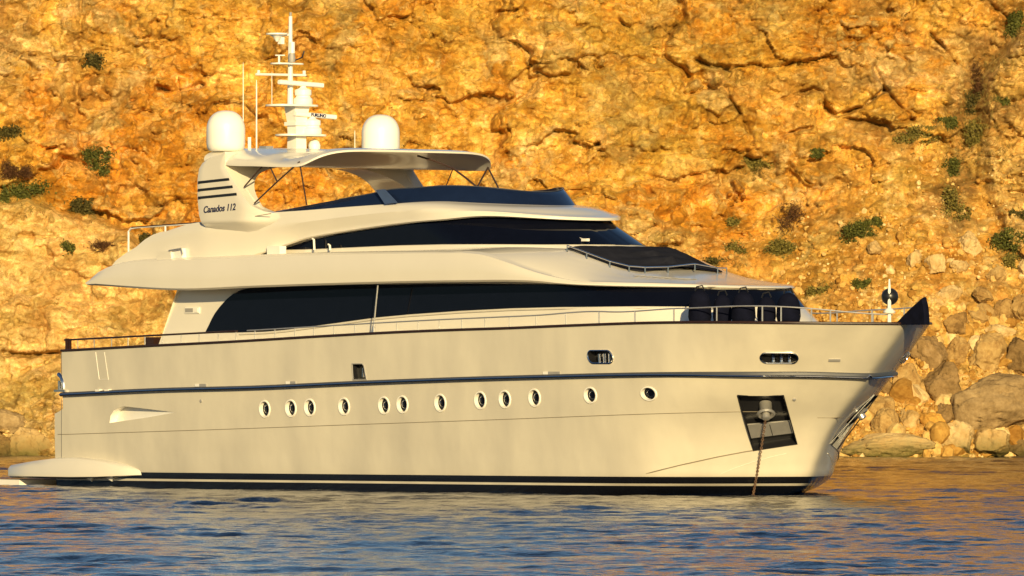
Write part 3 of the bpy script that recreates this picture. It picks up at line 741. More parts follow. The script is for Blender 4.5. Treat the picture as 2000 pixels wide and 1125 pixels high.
# window band round the deckhouse, from the big arched pane aft to the front
def window_band(name, front, bfun, topk, botk, u_front, off, mat, parent, n=110, rows=7, both=True):
    """topk/botk: photo knots along the upper and lower edge; past the last knot the band runs on to the centre line"""
    T = [(bfs := on(x, y, bfun)) and (front(bfs[2])-bfs[0], bfs[2]) for x, y in topk]; Bt = [(bfs := on(x, y, bfun)) and (front(bfs[2])-bfs[0], bfs[2]) for x, y in botk]
    T = sorted(T); Bt = sorted(Bt)
    tu, tz = zip(*T); bu, bz = zip(*Bt); umax = min(max(tu), max(bu))
    G = []
    for i in range(n+1):
        u = umax*(1-i/n)**1.8; zt = float(np.interp(u, tu, tz)); zb = float(np.interp(u, bu, bz)); col = []
        for j in range(rows+1):
            z = zb+(zt-zb)*j/rows; s = front(z)-u; e = .03
            p = V(s, bfun(s, z), z); q = V(s-e, bfun(s-e, z), z); r = V(front(z+e)-u, bfun(front(z+e)-u, z+e), z+e)
            nn = (q-p).cross(r-p)
            if nn.y > 0: nn = -nn
            if u < .02: nn = Vector((1, 0, .3))
            col.append(p+nn.normalized()*off)
        G.append(col)
    if both: G = G+[[Vector((p.x, -p.y, p.z)) for p in c] for c in G[:-1]][::-1]
    m = MB(); m.loft(G); return m.build(name, mat, parent, 40)
wb = window_band('saloon_window', house_front, house_b,
    [(402, 649), (410, 632), (420, 613), (432, 597), (445, 583), (458, 573), (472, 566), (490, 562), (560, 559), (736, 556), (900, 554), (1060, 555), (1250, 558), (1400, 566)],
    [(402, 650.5), (440, 650), (520, 647.5), (560, 644), (600, 638.5), (660, 630.5), (736, 620), (800, 614), (900, 607), (1000, 602), (1100, 599.5), (1250, 598.5), (1400, 600)], 0, .022, M_GLASS, yacht)
# a white moulding under the glass and the bulge below it
m = MB()
pt = [on(x, y, house_b) for x, y in ((470, 652), (520, 650), (560, 646.5), (600, 641), (660, 633), (736, 622.5), (800, 616.5), (900, 609.5), (1000, 604.5), (1100, 602), (1250, 601), (1330, 601))]
m.tube([V(s, t+.02, z) for s, t, z in pt], .03, 6); m.mirror(); m.build('window_sill', M_WHITE, wb, 40)
# slender stay in front of the glass
m = MB(); a = UV(738, 557, 3.3); bq = UV(731, 627, 3.3); c = UV(729, 650, 3.3); m.tube([a, bq], .02, 8); m.tube([bq, c], [.02, .06], 8)
m.build('deck_stay', M_STEEL, yacht, 40)
# vent plate on the quarter
m = MB(); a = on(377, 606, house_b); m.box(V(a[0], a[1]+.02, a[2]), (.62, .04, .17)); m.box(V(a[0]+.2, a[1]+.045, a[2]), (.16, .03, .11)); m.box(V(a[0]-.12, a[1]+.042, a[2]), (.34, .012, .11), 1)
m.build('deck_light', [M_WHITE2, M_GREY], house, 30)

# upper deck: soffit, rounded fascia, side deck, and the long nose of the coachroof
top = smooth_tab([(1.25, 5.66), (1.55, 5.88), (2.0, 6.05), (2.9, 6.20), (4.2, 6.25)]+tp(3.30, (420, 500), (520, 495.5), (640, 491.5), (760, 489.5), (860, 488.5), (950, 493))+[(19.0, 6.05), (20.2, 5.72), (21.4, 5.50), (22.5, 5.45), (23.6, 5.42), (25.5, 5.35)])
UPB = tab([(0, 3.30), (1.5, 3.42), (4, 3.5), (12, 3.5), (17, 3.46), (21, 3.35), (26, 3.3)])
c_in = Curve(1.8, 25.1, 2.6, 1.9, 6.0, lambda s: bot(s)+.03)
c_lo = Curve(1.20, 25.42, lambda s: UPB(s)-.07, 1.9, 6.6, lambda s: bot(s))
c_l2 = Curve(1.14, 25.50, lambda s: UPB(s), 1.9, 6.6, lambda s: bot(s)+min(.05, .2*max(0, top(s)-bot(s))))
c_md = Curve(1.08, 25.46, lambda s: UPB(s)+.0, 1.9, 6.6, lambda s: bot(s)*.48+top(s)*.52)
c_u1 = Curve(1.20, 25.38, lambda s: UPB(s)-.06, 1.9, 6.7, lambda s: top(s)-.10*min(1, max(.15, (top(s)-bot(s)))))
c_u2 = Curve(1.34, 25.26, lambda s: UPB(s)-.20, 1.9, 6.8, lambda s: top(s)-.02)
def roof(f, lift=0.0):
    """coachroof between fascia (f = 0) and the wheelhouse foot (f = 1)"""
    sf = 25.26+(20.6-25.26)*f
    zc = smooth_tab([(0, 6.30), (14, 6.36), (19, 6.36), (20.2, 6.28), (21.2, 6.06), (22.1, 5.88), (23.5, 5.68), (24.6, 5.49), (25.3, 5.34)])
    def z(s, f=f): g = f**(1-.15*float(sstep(19, 21.5, np.float64(s)))); return (top(s)-.02)*(1-g)+zc(s)*g+lift
    return Curve(1.34+1.0*f, sf, lambda s, f=f: (UPB(s)-.20)*(1-f)+2.42*f, 1.9, 6.8+(5.0-6.8)*f, z)
roofs = [roof(f) for f in (.15, .3, .45, .6, .75, .9, 1.0)]
def capfn(m, full):
    r = full[-1]; n = len(r); k = len(m.v)-len(r)
    for i in range(n//2): m.f.append((k+i, k+i+1, k+n-2-i, k+n-1-i) if i < n//2-1 else (k+i, k+i+1, k+n-1-i)); m.m.append(0)
    r0 = len(full)                                          # close the blunt aft edge of the overhang
    for i in range(r0-1): m.f.append((i*n, (i+1)*n, (i+1)*n+n-1, i*n+n-1)); m.m.append(0)
upper = shell([c_in, c_lo, c_l2, c_md, c_u1, c_u2]+roofs, 'upper_deck', M_WHITE, yacht, 110, 32, sub=2, extra=capfn)
m = MB(); m.add([V(1.9, 2.6, bot(2)+.035), V(25, 1.5, bot(25)+.035), V(25, -1.5, bot(25)+.035), V(1.9, -2.6, bot(2)+.035)], [(0, 1, 2, 3)]); m.build('soffit', M_WHITE, upper, None)

# flybridge body: side wings aft, brow over the wheelhouse windows, coaming on top
f0z = smooth_tab([(1.7, 5.86), (3, 6.06), (5.5, 6.14), (7.6, 6.2), (8.3, 6.33)]+tp(2.55, (600, 468), (660, 456), (730, 445), (800, 436), (866, 430))+[(16.6, 7.19), (18.9, 7.06)])
f0B = tab([(0, 3.22), (6, 3.15), (8.0, 2.95), (9.5, 2.70), (12, 2.62), (16, 2.62), (19, 2.6)])
f1z = smooth_tab([(2.9, 6.52), (5.2, 6.95)]+tp(2.75, (520, 446), (620, 431), (740, 416), (850, 408))+[(16.8, 7.37), (18.8, 7.18)])
f1B = tab([(0, 3.2), (6, 3.16), (8.5, 2.95), (11, 2.78), (14, 2.66), (19, 2.62)])
f2z = smooth_tab([(4.4, 6.98), (5.4, 7.16), (6.8, 7.25)]+tp(2.72, (520, 418), (600, 411), (680, 404), (740, 399.5), (850, 395))+[(15.2, 7.61), (17.1, 7.50)])
f2B = tab([(0, 3.15), (6, 3.12), (8.5, 2.92), (11, 2.72), (13, 2.58), (17, 2.45)])
fl = [Curve(1.7, 18.52, lambda s: f0B(s)-.05, 1.8, 4.4, lambda s: f0z(s)), Curve(1.72, 18.74, f0B, 1.8, 4.4, lambda s: f0z(s)+.03), Curve(1.85, 18.74, f0B, 1.8, 4.4, lambda s: f0z(s)+.10*min(1, max(.3, (s-3)/8)))]
for f in (.35, .7): fl.append(Curve(1.7+1.2*f+.1, 18.71-.08*f, lambda s, f=f: f0B(s)*(1-f)+f1B(s)*f+.0, 1.8, 4.4, lambda s, f=f: (f0z(s)+.09)*(1-f)+f1z(s)*f))
fl.append(Curve(3.1, 18.42, f1B, 1.8, 4.3, f1z))
for f in (.3, .55, .8): fl.append(Curve(3.1+1.3*f, 18.42+(17.15-18.42)*f, lambda s, f=f: f1B(s)*(1-f)+f2B(s)*f, 1.8, 4.2, lambda s, f=f: f1z(s)*(1-f)+f2z(s)*f+.03*math.sin(math.pi*f)))
fl += [Curve(4.4, 17.15, f2B, 1.8, 4.1, f2z), Curve(4.5, 17.0, lambda s: f2B(s)-.12, 1.8, 4.0, lambda s: f2z(s)+.02), Curve(4.6, 16.8, lambda s: f2B(s)-.2, 1.8, 4.0, lambda s: f2z(s)-.3)]
fly = shell(fl, 'flybridge', M_WHITE, yacht, 110, 32, sub=2, extra=capfn)
# fine moulding line along the wing
m = MB(); lp = [(392, 437), (440, 432), (490, 424), (530, 417)]
m.tube([UV(x, y, 3.17-.0*i)+Vector((0, -.012, 0)) for i, (x, y) in enumerate(lp)], .010, 4)
m.build('moulding_line', M_SEAM, fly, None)
# wheelhouse glass under the brow
def wh_front(z): return float(np.interp(z, [6.2, 6.36, 7.02, 7.3], [20.35, 19.98, 18.55, 18.0]))
def wh_b(s, z): return plan(wh_front(z)-s, 2.46-.05*(z-6.3), 1.75, 4.2)
zz = np.linspace(6.25, 7.22, 7)
wheel = shell([Curve(7.9, wh_front(z), 2.46-.05*(z-6.3), 1.75, 4.2, z) for z in zz], 'wheelhouse', M_WHITE, yacht, 80, 30, sub=1)
wg = window_band('wheelhouse_window', wh_front, wh_b, [(556, 486), (600, 471), (660, 458), (730, 447), (800, 438), (866, 428), (960, 425), (1060, 426)],
    [(556, 487.5), (600, 487), (700, 482.5), (780, 479), (866, 477), (960, 477.5), (1060, 478.5)], 0, .02, M_GLASS, yacht)
m = MB(); a = on(1140, 471, wh_b); p = V(a[0], a[1]+.1, a[2]+.0)+Vector((.1, 0, .03)); m.box(p, (.22, .10, .07)); m.tube([p, p+Vector((-.5, .1, .1))], .012, 5)
m.build('wiper', M_WHITE2, wg, 30)
# little stanchions at the aft point of the glass
for x_, y0_, y1_ in ((614, 486, 468), (645, 487, 479)):
    m = MB(); m.tube([UV(x_, y0_+2, 2.66), UV(x_-1, y1_, 2.66)], .03, 6); m.tube([UV(x_-1, y1_, 2.66), UV(x_-4, y1_-2, 2.66)], .025, 6); m.build('stanchion', M_WHITE2, upper, 40)

# flybridge windscreen
w_top = smooth_tab(tp(2.72, (514, 418), (560, 408.5), (600, 400), (660, 387.5), (710, 377.5), (738, 370.5))+tp(2.5, (800, 366))+[(14.8, 8.05), (16.0, 7.98), (16.6, 7.86)])
wl = [Curve(7.55, 17.02, lambda s: f2B(s)-.05, 1.8, 4.1, lambda s: f2z(s)-.03), Curve(7.5, 16.75, lambda s: f2B(s)-.10, 1.8, 4.0, lambda s: f2z(s)*.5+w_top(s)*.5), Curve(7.45, 16.45, lambda s: f2B(s)-.17, 1.8, 3.9, lambda s: max(w_top(s), f2z(s)-.02)), Curve(7.45, 16.41, lambda s: f2B(s)-.19, 1.8, 3.9, lambda s: max(w_top(s), f2z(s)-.02)), Curve(7.55, 16.95, lambda s: f2B(s)-.10, 1.8, 4.1, lambda s: f2z(s)-.04)]
screen = shell(wl, 'windscreen', M_SCREEN, yacht, 90, 40, sub=2)
m = MB(); m.prism([UV(736, 371, 2.60), UV(752, 369.5, 2.60), UV(777, 396, 2.62), UV(754, 398.5, 2.64)], Vector((0, -.045, 0))); m.build('screen_joint', simple('navy_trim', (.05, .08, .17), .3), screen, 30)
m = MB(); q = wl[2].pts(60)[:-1]; q = [p for p in q if p.x > 11]; m.tube(q+[wl[2].pts(60)[-1]]+[Vector((p.x, -p.y, p.z)) for p in q[::-1]], .014, 5); m.build('screen_rim', M_RUBBER, screen, 40)

# radar arch: a wide raked leg each side
def leg(sgn):
    m = MB(); t1, t0 = 3.32, 2.92
    bk = sorted((z, s) for s, z in (U(x, y, t1) for x, y in ((402, 470), (394, 445), (387, 420), (384, 385), (384, 350), (387, 330), (394, 318), (406, 309), (425, 303), (436, 300))))
    ft = sorted((z, s) for s, z in (U(x, y, t1) for x, y in ((572, 437), (540, 422), (502, 413), (486, 401), (472, 382), (458, 360), (446, 341), (437, 326), (440, 300))))
    zb = [q[0] for q in bk]; sb = [q[1] for q in bk]; zf = [q[0] for q in ft]; sf_ = [q[1] for q in ft]
    inn = lambda s, z: .34*float(sstep(7.22, 6.85, np.float64(z)))+.45*float(sstep(7.9, 9.2, np.float64(s))*sstep(7.9, 7.3, np.float64(z)))
    rows = []
    for z in np.concatenate([np.linspace(6.8, 7.9, 26), np.linspace(7.95, 9.08, 24)]):
        a_, b_ = float(np.interp(z, zb, sb)), float(np.interp(z, zf, sf_)); b_ = max(b_, a_+.05); row = []
        for k in range(11):
            s = a_+(b_-a_)*k/10; e = .03*(k in (0, 10)); row.append(V(s, t1-e-inn(s, z), z))
        for k in range(10, -1, -1):
            s = a_+(b_-a_)*k/10; e = .03*(k in (0, 10)); row.append(V(s, t0+e-inn(s, z), z))
        rows.append(row)
    m.loft(rows, 0, closed=True); n = 22; m.f.append(tuple(range(n))); m.m.append(0); k = len(m.v); m.f.append(tuple(range(k-n, k))); m.m.append(0)
    if sgn < 0: m.v = [(x, -y, z) for x, y, z in m.v]
    a = m.build('radar_arch', M_WHITE, yacht, 30)
    for x0_, y0_, x1_, y1_ in ((386.5, 356.5, 447, 350), (386, 371.5, 454, 364.5), (386.5, 386.5, 462, 379)):
        mm = MB(); A = U(x0_, y0_, 3.335); Bq = U(x1_, y1_, 3.335)
        mm.prism([V(A[0], 3.31, A[1]-.035), V(Bq[0], 3.31, Bq[1]-.035), V(Bq[0]-.03, 3.31, Bq[1]+.035), V(A[0], 3.31, A[1]+.035)], Vector((0, -.022, 0)))
        if sgn < 0: mm.v = [(x, -y, z) for x, y, z in mm.v]
        mm.build('louvre', M_BLACK, a, None)
    return a
arch = leg(1); arch_p = leg(-1)
def fillet(sgn, parent):
    """the leg runs up into the hardtop in a wide curve on its inner side"""
    m = MB(); rows = []
    for th in np.linspace(0, 1, 15):
        a = th*math.pi/2; t = 1.0+1.93*math.sin(a)**.9; z = 7.35+1.36*math.cos(a)**.8
        sr = 6.15+.10*th; sf_ = float(np.interp(z, [7.35, 7.6, 8.1, 8.5, 8.72], [8.75, 8.35, 7.75, 7.30, 7.15]))
        zo = max(z, 7.35)+.02
        rows.append([V(sr, t*sgn, z), V(sf_, t*sgn, z), V(sf_, 3.0*sgn, max(z, 7.3)), V(sr, 3.0*sgn, max(z, 7.3))])
    m.loft(rows, 0, closed=True)
    return m.build('arch_fillet', M_WHITE, parent, 40)
fillet(1, arch); fillet(-1, arch_p)
m = MB(); dk = [c for c in [Curve(4.7, 16.7, lambda s: f2B(s)-.22, 1.8, 4.0, lambda s: f2z(s)-.285)]][0].pts(40)
for i in range(40):
    a, b_ = dk[i], dk[i+1]; m.add([a, b_, Vector((b_.x, -b_.y, b_.z)), Vector((a.x, -a.y, a.z))], [(0, 1, 2, 3)])
m.build('flybridge_deck', simple('teak_deck', (.26, .15, .075), .6, var=.2, vscale=6), fly, None)
def lettering(txt, name, size, M, mat, parent, shear=0.0, ext=.004):
    """writing as a thin raised mesh; M places it"""
    cu = bpy.data.curves.new(name, 'FONT'); cu.body = txt; cu.size = size; cu.shear = shear; cu.extrude = ext; cu.align_x = 'CENTER'; cu.align_y = 'CENTER'; cu.offset = .006
    o = bpy.data.objects.new(name, cu); COL.objects.link(o); bpy.context.view_layer.update()
    me = bpy.data.meshes.new_from_object(o.evaluated_get(bpy.context.evaluated_depsgraph_get())); bpy.data.objects.remove(o)
    me.transform(M); me.materials.clear(); me.materials.append(mat)
    r = bpy.data.objects.new(name, me); COL.objects.link(r); r.parent = parent; return r
def stb(s, t, z, ang=0.0):                                  # text plane on the starboard side, reading forward
    X = Vector((math.cos(ang), 0, math.sin(ang))); N = Vector((0, -1, 0)); Y = N.cross(X)
    return Matrix.Translation(V(s, t, z)) @ Matrix((X, Y, N)).transposed().to_4x4()
s_, z_ = U(428, 407.5, 3.325); lettering('Canados 112', 'lettering', .25, stb(s_, 3.326, z_, math.radians(2.5)) @ Matrix.Diagonal((1.07, 1, 1, 1)), M_LETTER, arch, .25)

# hardtop with an upswept visor
def hardtop():
    NS, NT = 56, 48; up, lo = [], []
    def half(s):                                            # half width in plan, rounded front corners and bowed front edge
        u = 11.35-s
        return 3.27*(1-max(0, 1-u/1.15)**2.6)**(1/2.6) if u < 1.15 else 3.27
    base = smooth_tab([(5.6, 8.96), (6.4, 8.84), (7.2, 8.72), (8.6, 8.66), (9.6, 8.62), (11.4, 8.62)])
    for i in range(NS+1):
        s = 6.25+(11.349-6.25)*(1-(1-i/NS)**1.6); hw = max(half(s), .02); ru, rl = [], []
        for j in range(NT+1):
            x = -1+2*j/NT; x = math.copysign(1-(1-abs(x))**1.6, x); t = hw*x
            lip = .47*sstep(8.9, 10.5, np.float64(s))*(1-min(1, abs(t)/3.27)**7)-.06*sstep(10.75, 11.35, np.float64(s))
            edge = 1-abs(x)**9
            zb = base(s)+lip
            crown = .10*(1-(t/3.27)**2)*float(sstep(10.2, 8.8, np.float64(s)))
            thick = float(np.interp(s, [5.7, 7.2, 8.6, 9.4, 10.0, 11.35], [.18, .34, .28, .10, .01, .0]))
            ru.append(V(s, t, zb+.03+(thick+crown)*edge**.5+.02)); rl.append(V(s, t, zb))
        up.append(ru); lo.append(rl)
    m = MB(); n = len(m.v); m.loft(lo); m.loft(up)
    k = NT+1; o = (NS+1)*k
    for i in range(NS):
        for j in (0, NT): m.f.append((i*k+j, (i+1)*k+j, o+(i+1)*k+j, o+i*k+j)); m.m.append(0)
    for j in range(NT):
        for i in (0, NS): m.f.append((i*k+j, i*k+j+1, o+i*k+j+1, o+i*k+j)); m.m.append(0)
    return m.build('hardtop', M_WHITE, yacht, 50)
ht = hardtop()
# struts of the visor
def strut(pts, r=.022, mat=None):
    m = MB(); m.tube(pts, r, 6); return m.build('hardtop_strut', mat or M_WOOD_D, ht, 40)
M_WOOD_D = simple('bronze_tube', (.05, .03, .025), .35, var=.1)
for sgn in (1,):
    s_c = [UV(585, 316, 3.2), UV(540, 356, 3.2), UV(497, 397, 3.2)]; s_d = [UV(585, 316, 3.2), UV(599, 400, 2.9)]
    s_e = [UV(520, 315, 3.15), UV(477, 365, 3.15)]; s_f = [UV(522, 315, 3.15), UV(541, 354, 3.19)]
    for q in (s_c, s_d, s_e, s_f):
        strut([p if sgn > 0 else Vector((p.x, -p.y, p.z)) for p in q])
strut([UV(815, 304, -.6), UV(845, 313, -.9), UV(885, 329, -1.6), UV(908, 346, -2.1), UV(930, 364, -2.4)], .03)
strut([UV(885, 329, -1.6), UV(871, 364, -1.7)], .018); strut([UV(953, 327, -3.1), UV(933, 364, -2.5)], .026); strut([UV(953, 327, -3.1), UV(973, 366, -2.35)], .026)

# radomes on their pedestals
def radome(sgn):
    s, z = U(441, 296, 2.7); R = .525
    prof = [(R*.72, .0), (R*.88, .03), (R*.97, .10), (R, .22), (R, .58)]+[(R*math.cos(a)**.8, .58+.53*math.sin(a)) for a in np.linspace(.08, 1.45, 12)]+[(.02, 1.11)]
    m = MB(); c = V(s, 2.7*sgn, z); m.lathe(prof, c, 36); d = m.build('radome', M_DOME, yacht, 50)
    m = MB(); zt = z-.02; m.lathe([(.22, -.34), (.16, -.12), (.16, 0), (.34, .01), (.34, .03)], c, 16); m.build('pedestal', M_WHITE2, d, 40)
radome(1); radome(-1)

# mast
SM = 6.17
def MT(px, py, ds=0.0):                                     # point in the athwart plane of the mast
    a = (px-1000)/F_PX
    # t from px at s = SM
    s = SM+ds; t = (W0X+s*CA-a*(CAM_D+W0Y-s*SA))/(SA-a*CA); d = CAM_D+W0Y-s*SA-t*CA
    return V(s, t, CAM_H+(HOR-py)/F_PX*d)
mast = empty('mast', (0, 0, 0)); mast.parent = yacht
mz0 = MT(580, 292)
def mbz(py): return MT(580, py).z
m = MB(); y0m = 0.0
rows = []
for py, w, l in ((296, .36, .40), (262, .34, .38), (238, .37, .40), (208, .52, .46), (204, .52, .46)):
    z = mbz(py); rows.append([Vector((SM+l/2, -w/2, z)), Vector((SM+l/2, w/2, z)), Vector((SM-l/2, w/2, z)), Vector((SM-l/2, -w/2, z))])
m.loft(rows, 0, closed=True); m.f.append((0, 1, 2, 3)); m.m.append(0); k = len(m.v); m.f.append((k-4, k-3, k-2, k-1)); m.m.append(0)
m.box((SM, 0, mbz(242)), (.50, .48, .10)); m.build('mast_column', M_WHITE2, mast, 25)
P0 = MT(567, 206); pole = MB(); pole.tube([P0, MT(567, 160), MT(567, 120), MT(567.5, 32)], [.085, .075, .065, .05], 12); pole.tube([MT(567.5, 32), MT(567.5, 24)], .035, 8, 1)
pole.build('mast_pole', [M_WHITE2, M_GREY], mast, 40)
def plate(name, px0, px1, py, deep=.9, h=.05):
    a, b = MT(px0, py), MT(px1, py); c = (a+b)/2; m = MB(); L = abs(a.y-b.y)
    n = 16; ring = [Vector((c.x+deep/2*math.copysign(abs(math.cos(t))**.6, math.cos(t)), c.y+L/2*math.copysign(abs(math.sin(t))**.6, math.sin(t)), c.z)) for t in [2*math.pi*i/n for i in range(n)]]
    m.prism(ring, Vector((0, 0, h))); return m.build(name, M_WHITE2, mast, 40)
plate('radar_platform', 547, 628, 266); plate('radar_platform', 528, 612, 208, .9); plate('antenna_platform', 533, 588, 126, .5, .04)
def scanner(pcx, py_base, py_top, bx0, bx1, by, lab):
    c = MT(pcx, py_base, .22); top = MT(pcx, py_top, .22); h = top.z-c.z
    m = MB(); m.lathe([(.22, 0), (.26, .05), (.26, h*.35), (.20, h*.45), (.20, h*.5), (.23, h*.55), (.23, h*.80), (.10, h*.9), (.07, h)], c, 20); ped = m.build('radar_scanner', M_DOME, mast, 40)
    A, Bq = MT(bx0, by-3, .22), MT(bx1, by+4, .22); d = (Bq-A); L = d.length; d.normalize(); R = Matrix((d, Vector((0, 0, 1)).cross(d).normalized(), d.cross(Vector((0, 0, 1)).cross(d)).normalized())).transposed()
    m = MB(); cc = (A+Bq)/2
    prof = [(-.08, -.04), (-.05, -.062), (.05, -.062), (.08, -.04), (.08, .04), (.05, .062), (-.05, .062), (-.08, .04)]
    rows = [[cc+R @ Vector((x*L/2, y*(1 if abs(x) < .99 else .8), z*(1 if abs(x) < .99 else .8))) for y, z in prof] for x in (-1, -.98, .98, 1)]
    m.loft(rows, 0, closed=True); m.f.append(tuple(range(8))); m.m.append(0); m.f.append(tuple(range(24, 32))); m.m.append(0)
    bar = m.build('scanner_bar', M_DOME, ped, 35)
    if lab:
        X = d if d.y < 1e9 else -d; N = Vector((0, 0, 1)).cross(X).normalized()
        face = N if (yacht.matrix_world.to_3x3() @ N).y < 0 else -N
        X2 = d; Y2 = face.cross(X2).normalized()
        if Y2.z < 0: X2 = -d; Y2 = face.cross(X2).normalized()
        M = Matrix.Translation(cc+X2*L*.04+face*.083) @ Matrix((X2, Y2, face)).transposed().to_4x4()
        lettering(lab, 'lettering', .115, M @ Matrix.Diagonal((1.12, 1, 1, 1)), M_LETTER, bar)
bpy.context.view_layer.update()
scanner(592, 207, 168, 545, 630, 163, None); scanner(610, 265, 228, 576, 655, 225, 'FURUNO')
m = MB(); m.tube([MT(500, 145), MT(597, 147)], .035, 8); m.tube([MT(505, 145), MT(505, 137)], .04, 8); m.tube([MT(594, 147), MT(594, 138)], .045, 8); m.build('crossbar', M_WHITE2, mast, 40)
m = MB(); m.lathe([(.30, .06), (.30, .10), (.12, .0), (.05, -.10), (.03, -.13)], MT(541, 72), 16, 0, None); m.tube([MT(548, 68), MT(567, 68)], .03, 6); m.box(MT(549, 79), (.14, .12, .2)); m.build('dish_antenna', M_DOME, mast, 40)
m = MB(); m.tube([MT(545, 124), MT(545, 108)], .03, 6); m.tube([MT(538, 108), MT(556, 108)], .02, 6); m.build('wind_sensor', M_WHITE2, mast, 40)
m = MB(); m.lathe([(.09, -.12), (.10, 0), (.08, .12)], MT(570, 113, .15), 12); m.build('mast_light', M_GREY, mast, 40)
m = MB(); m.tube([MT(576, 118), MT(590, 112), MT(594, 100)], .02, 6); m.build('horn_antenna', M_BLACK, mast, 40)
m = MB(); m.tube([MT(571, 104, .1), MT(571, 82, .1)], .07, 10); m.build('loudhailer', M_DOME, mast, 40)
m = MB(); c = MT(614, 291); m.lathe([(.16, 0), (.17, .10), (.13, .20), (.05, .26)], c, 16); m.build('satellite_dome', M_DOME, mast, 50)
for x_, y0_, y1_, r in ((475, 292, 122, .014), (501, 296, 156, .022), (531, 206, 140, .010), (487, 298, 268, .05), (693, 290, 255, .012)):
    m = MB(); m.tube([MT(x_, y0_), MT(x_, y0_*.1+y1_*.9), MT(x_, y1_)], [r, r*.8, r*.4] if r < .04 else r, 6); m.build('whip_antenna', M_DOME if r > .012 else M_WHITE2, mast, 40)
m = MB(); c = MT(520, 292); m.box(c+Vector((0, 0, .03)), (.3, .25, .12)); m.build('horn', M_STEEL, mast, 30)

# foredeck sun pad with its low rail
def pad():
    edge = [(1115, 496), (1160, 506), (1208, 521.5), (1222, 524.5), (1300, 526), (1396, 527.5), (1416, 522), (1370, 507), (1330, 491), (1285, 484), (1118, 483)]
    P = []
    rf = roof(.55)
    def roof_pt(x, y):                                      # where this sight line meets the coachroof
        a = (x-1000)/F_PX; best = None
        for t in np.arange(3.0, -3.2, -.04):
            s, z = U(x, y, t)
            zs2 = roof_z(s, t)
            if zs2 is not None:
                g = z-zs2
                if best is None or abs(g) < best[0]: best = (abs(g), s, t, zs2)
        return best[1:]
    return edge, roof_pt
def roof_z(s, t):
    """height of the coachroof at a place, from the family of its lines"""
    prev = None
    for c in [c_u2]+roofs:
        if s >= c.sf: b_, z_ = 0.0, c.z(c.sf)
        else: b_, z_ = c.b(s), c.z(s)
        if prev is not None and b_ <= abs(t) <= prev[0]:
            f = (prev[0]-abs(t))/(prev[0]-b_+1e-9); return prev[1]+f*(z_-prev[1])
        prev = (b_, z_)
    return prev[1] if abs(t) < prev[0] else None
m = MB()
hw = lambda s: float(np.interp(s, [19.0, 20.4, 21.6, 22.0, 22.2], [1.78, 1.78, 1.62, 1.5, 1.35]))
ptop, pbot = [], []
for i in range(25):
    s = 19.65+2.5*i/24; rt, rb = [], []
    for j in range(21):
        t = hw(s)*(-1+2*j/20); z = roof_z(s, t) or 5.7; e = (1-(abs(j-10)/10)**6)*(1-(abs(i-12)/12.)**10)
        rt.append(V(s, t, z+.05+.05*e**.5-.01*math.sin(i*1.3)*math.sin(j))); rb.append(V(s, t, z+.03))
    ptop.append(rt); pbot.append(rb)
m.loft(ptop); m.loft(pbot); k = 21; o = 25*21
for i in range(24):
    for j in (0, 20): m.f.append((i*k+j, (i+1)*k+j, o+(i+1)*k+j, o+i*k+j)); m.m.append(0)
for j in range(20):
    for i in (0, 24): m.f.append((i*k+j, i*k+j+1, o+i*k+j+1, o+i*k+j)); m.m.append(0)
padm = m.build('sun_pad', M_PAD, yacht, 50)
m = MB(); rp = []
for s, t in ((19.85, 1.95), (20.6, 1.92), (21.4, 1.82), (22.0, 1.68), (22.3, 1.4), (22.4, .7), (22.42, -.2), (22.4, -1.0), (22.3, -1.4)):
    z = roof_z(s, t) or 5.6; rp.append(V(s, t, z+.17)); m.tube([V(s, t, z), V(s, t, z+.17)], .018, 6)
m.tube(rp, .018, 6); m.build('pad_rail', M_CHROME, padm, 40)
m = MB()
for i in range(9):
    t = .2-.16*i*.6; s = 24.2+.06*i; z = roof_z(s, 1.55-.22*i); s_, tt = 22.5+.13*i, 1.75-.10*i; z = roof_z(s_, tt) or 5.5
    m.box(V(s_, tt, z+.012), (.05, .42, .012))
m.build('anti_slip_pad', M_GREY, upper, None)

# recess and box at the aft corner of the upper deck, and the short rail there
m = MB(); q = [UV(333, 488, 3.3), UV(354, 485, 3.3), UV(356, 505, 3.3), UV(336, 517, 3.3)]; m.prism(q, Vector((0, .35, 0)))
m.build('locker', M_WHITE2, upper, 25)
m = MB(); q = [UV(309, 493, 3.36), UV(333, 489, 3.36), UV(336, 522, 3.36), UV(300, 527, 3.36)]; m.prism(q, Vector((0, .22, 0))); m.build('locker_lid', M_GREY_L if 'M_GREY_L' in globals() else M_WHITE, upper, 25)
m = MB(); m.tube([UV(330, 489.5, 3.38), UV(354, 485, 3.38), UV(357, 496, 3.38)], .02, 6); m.build('grab_rail', M_STEEL, upper, 40)
m = MB(); s_, z_ = U(540, 486.5, 2.9); m.box(V(s_, 2.9, z_-.04), (.55, .22, .24)); m.build('step_block', M_WHITE2, upper, 25)
m = MB(); m.tube([UV(251, 498, 3.0), UV(251, 452, 3.0), UV(256, 446, 3.0), UV(270, 444, 3.0), UV(390, 436, 3.0)], .028, 8); m.tube([UV(323, 470, 3.0), UV(323, 441, 3.0)], .026, 8)
m.tube([UV(258, 446, 3.0)+Vector((0, 0, .02)), UV(392, 436.5, 3.0)+Vector((0, 0, .02))], .03, 6, 1)
m.build('aft_rail', [M_WHITE2, M_WOOD], fly, 40); m.v = [(x, -y, z) for x, y, z in m.v]; m.build('aft_rail', [M_WHITE2, M_WOOD], fly, 40)

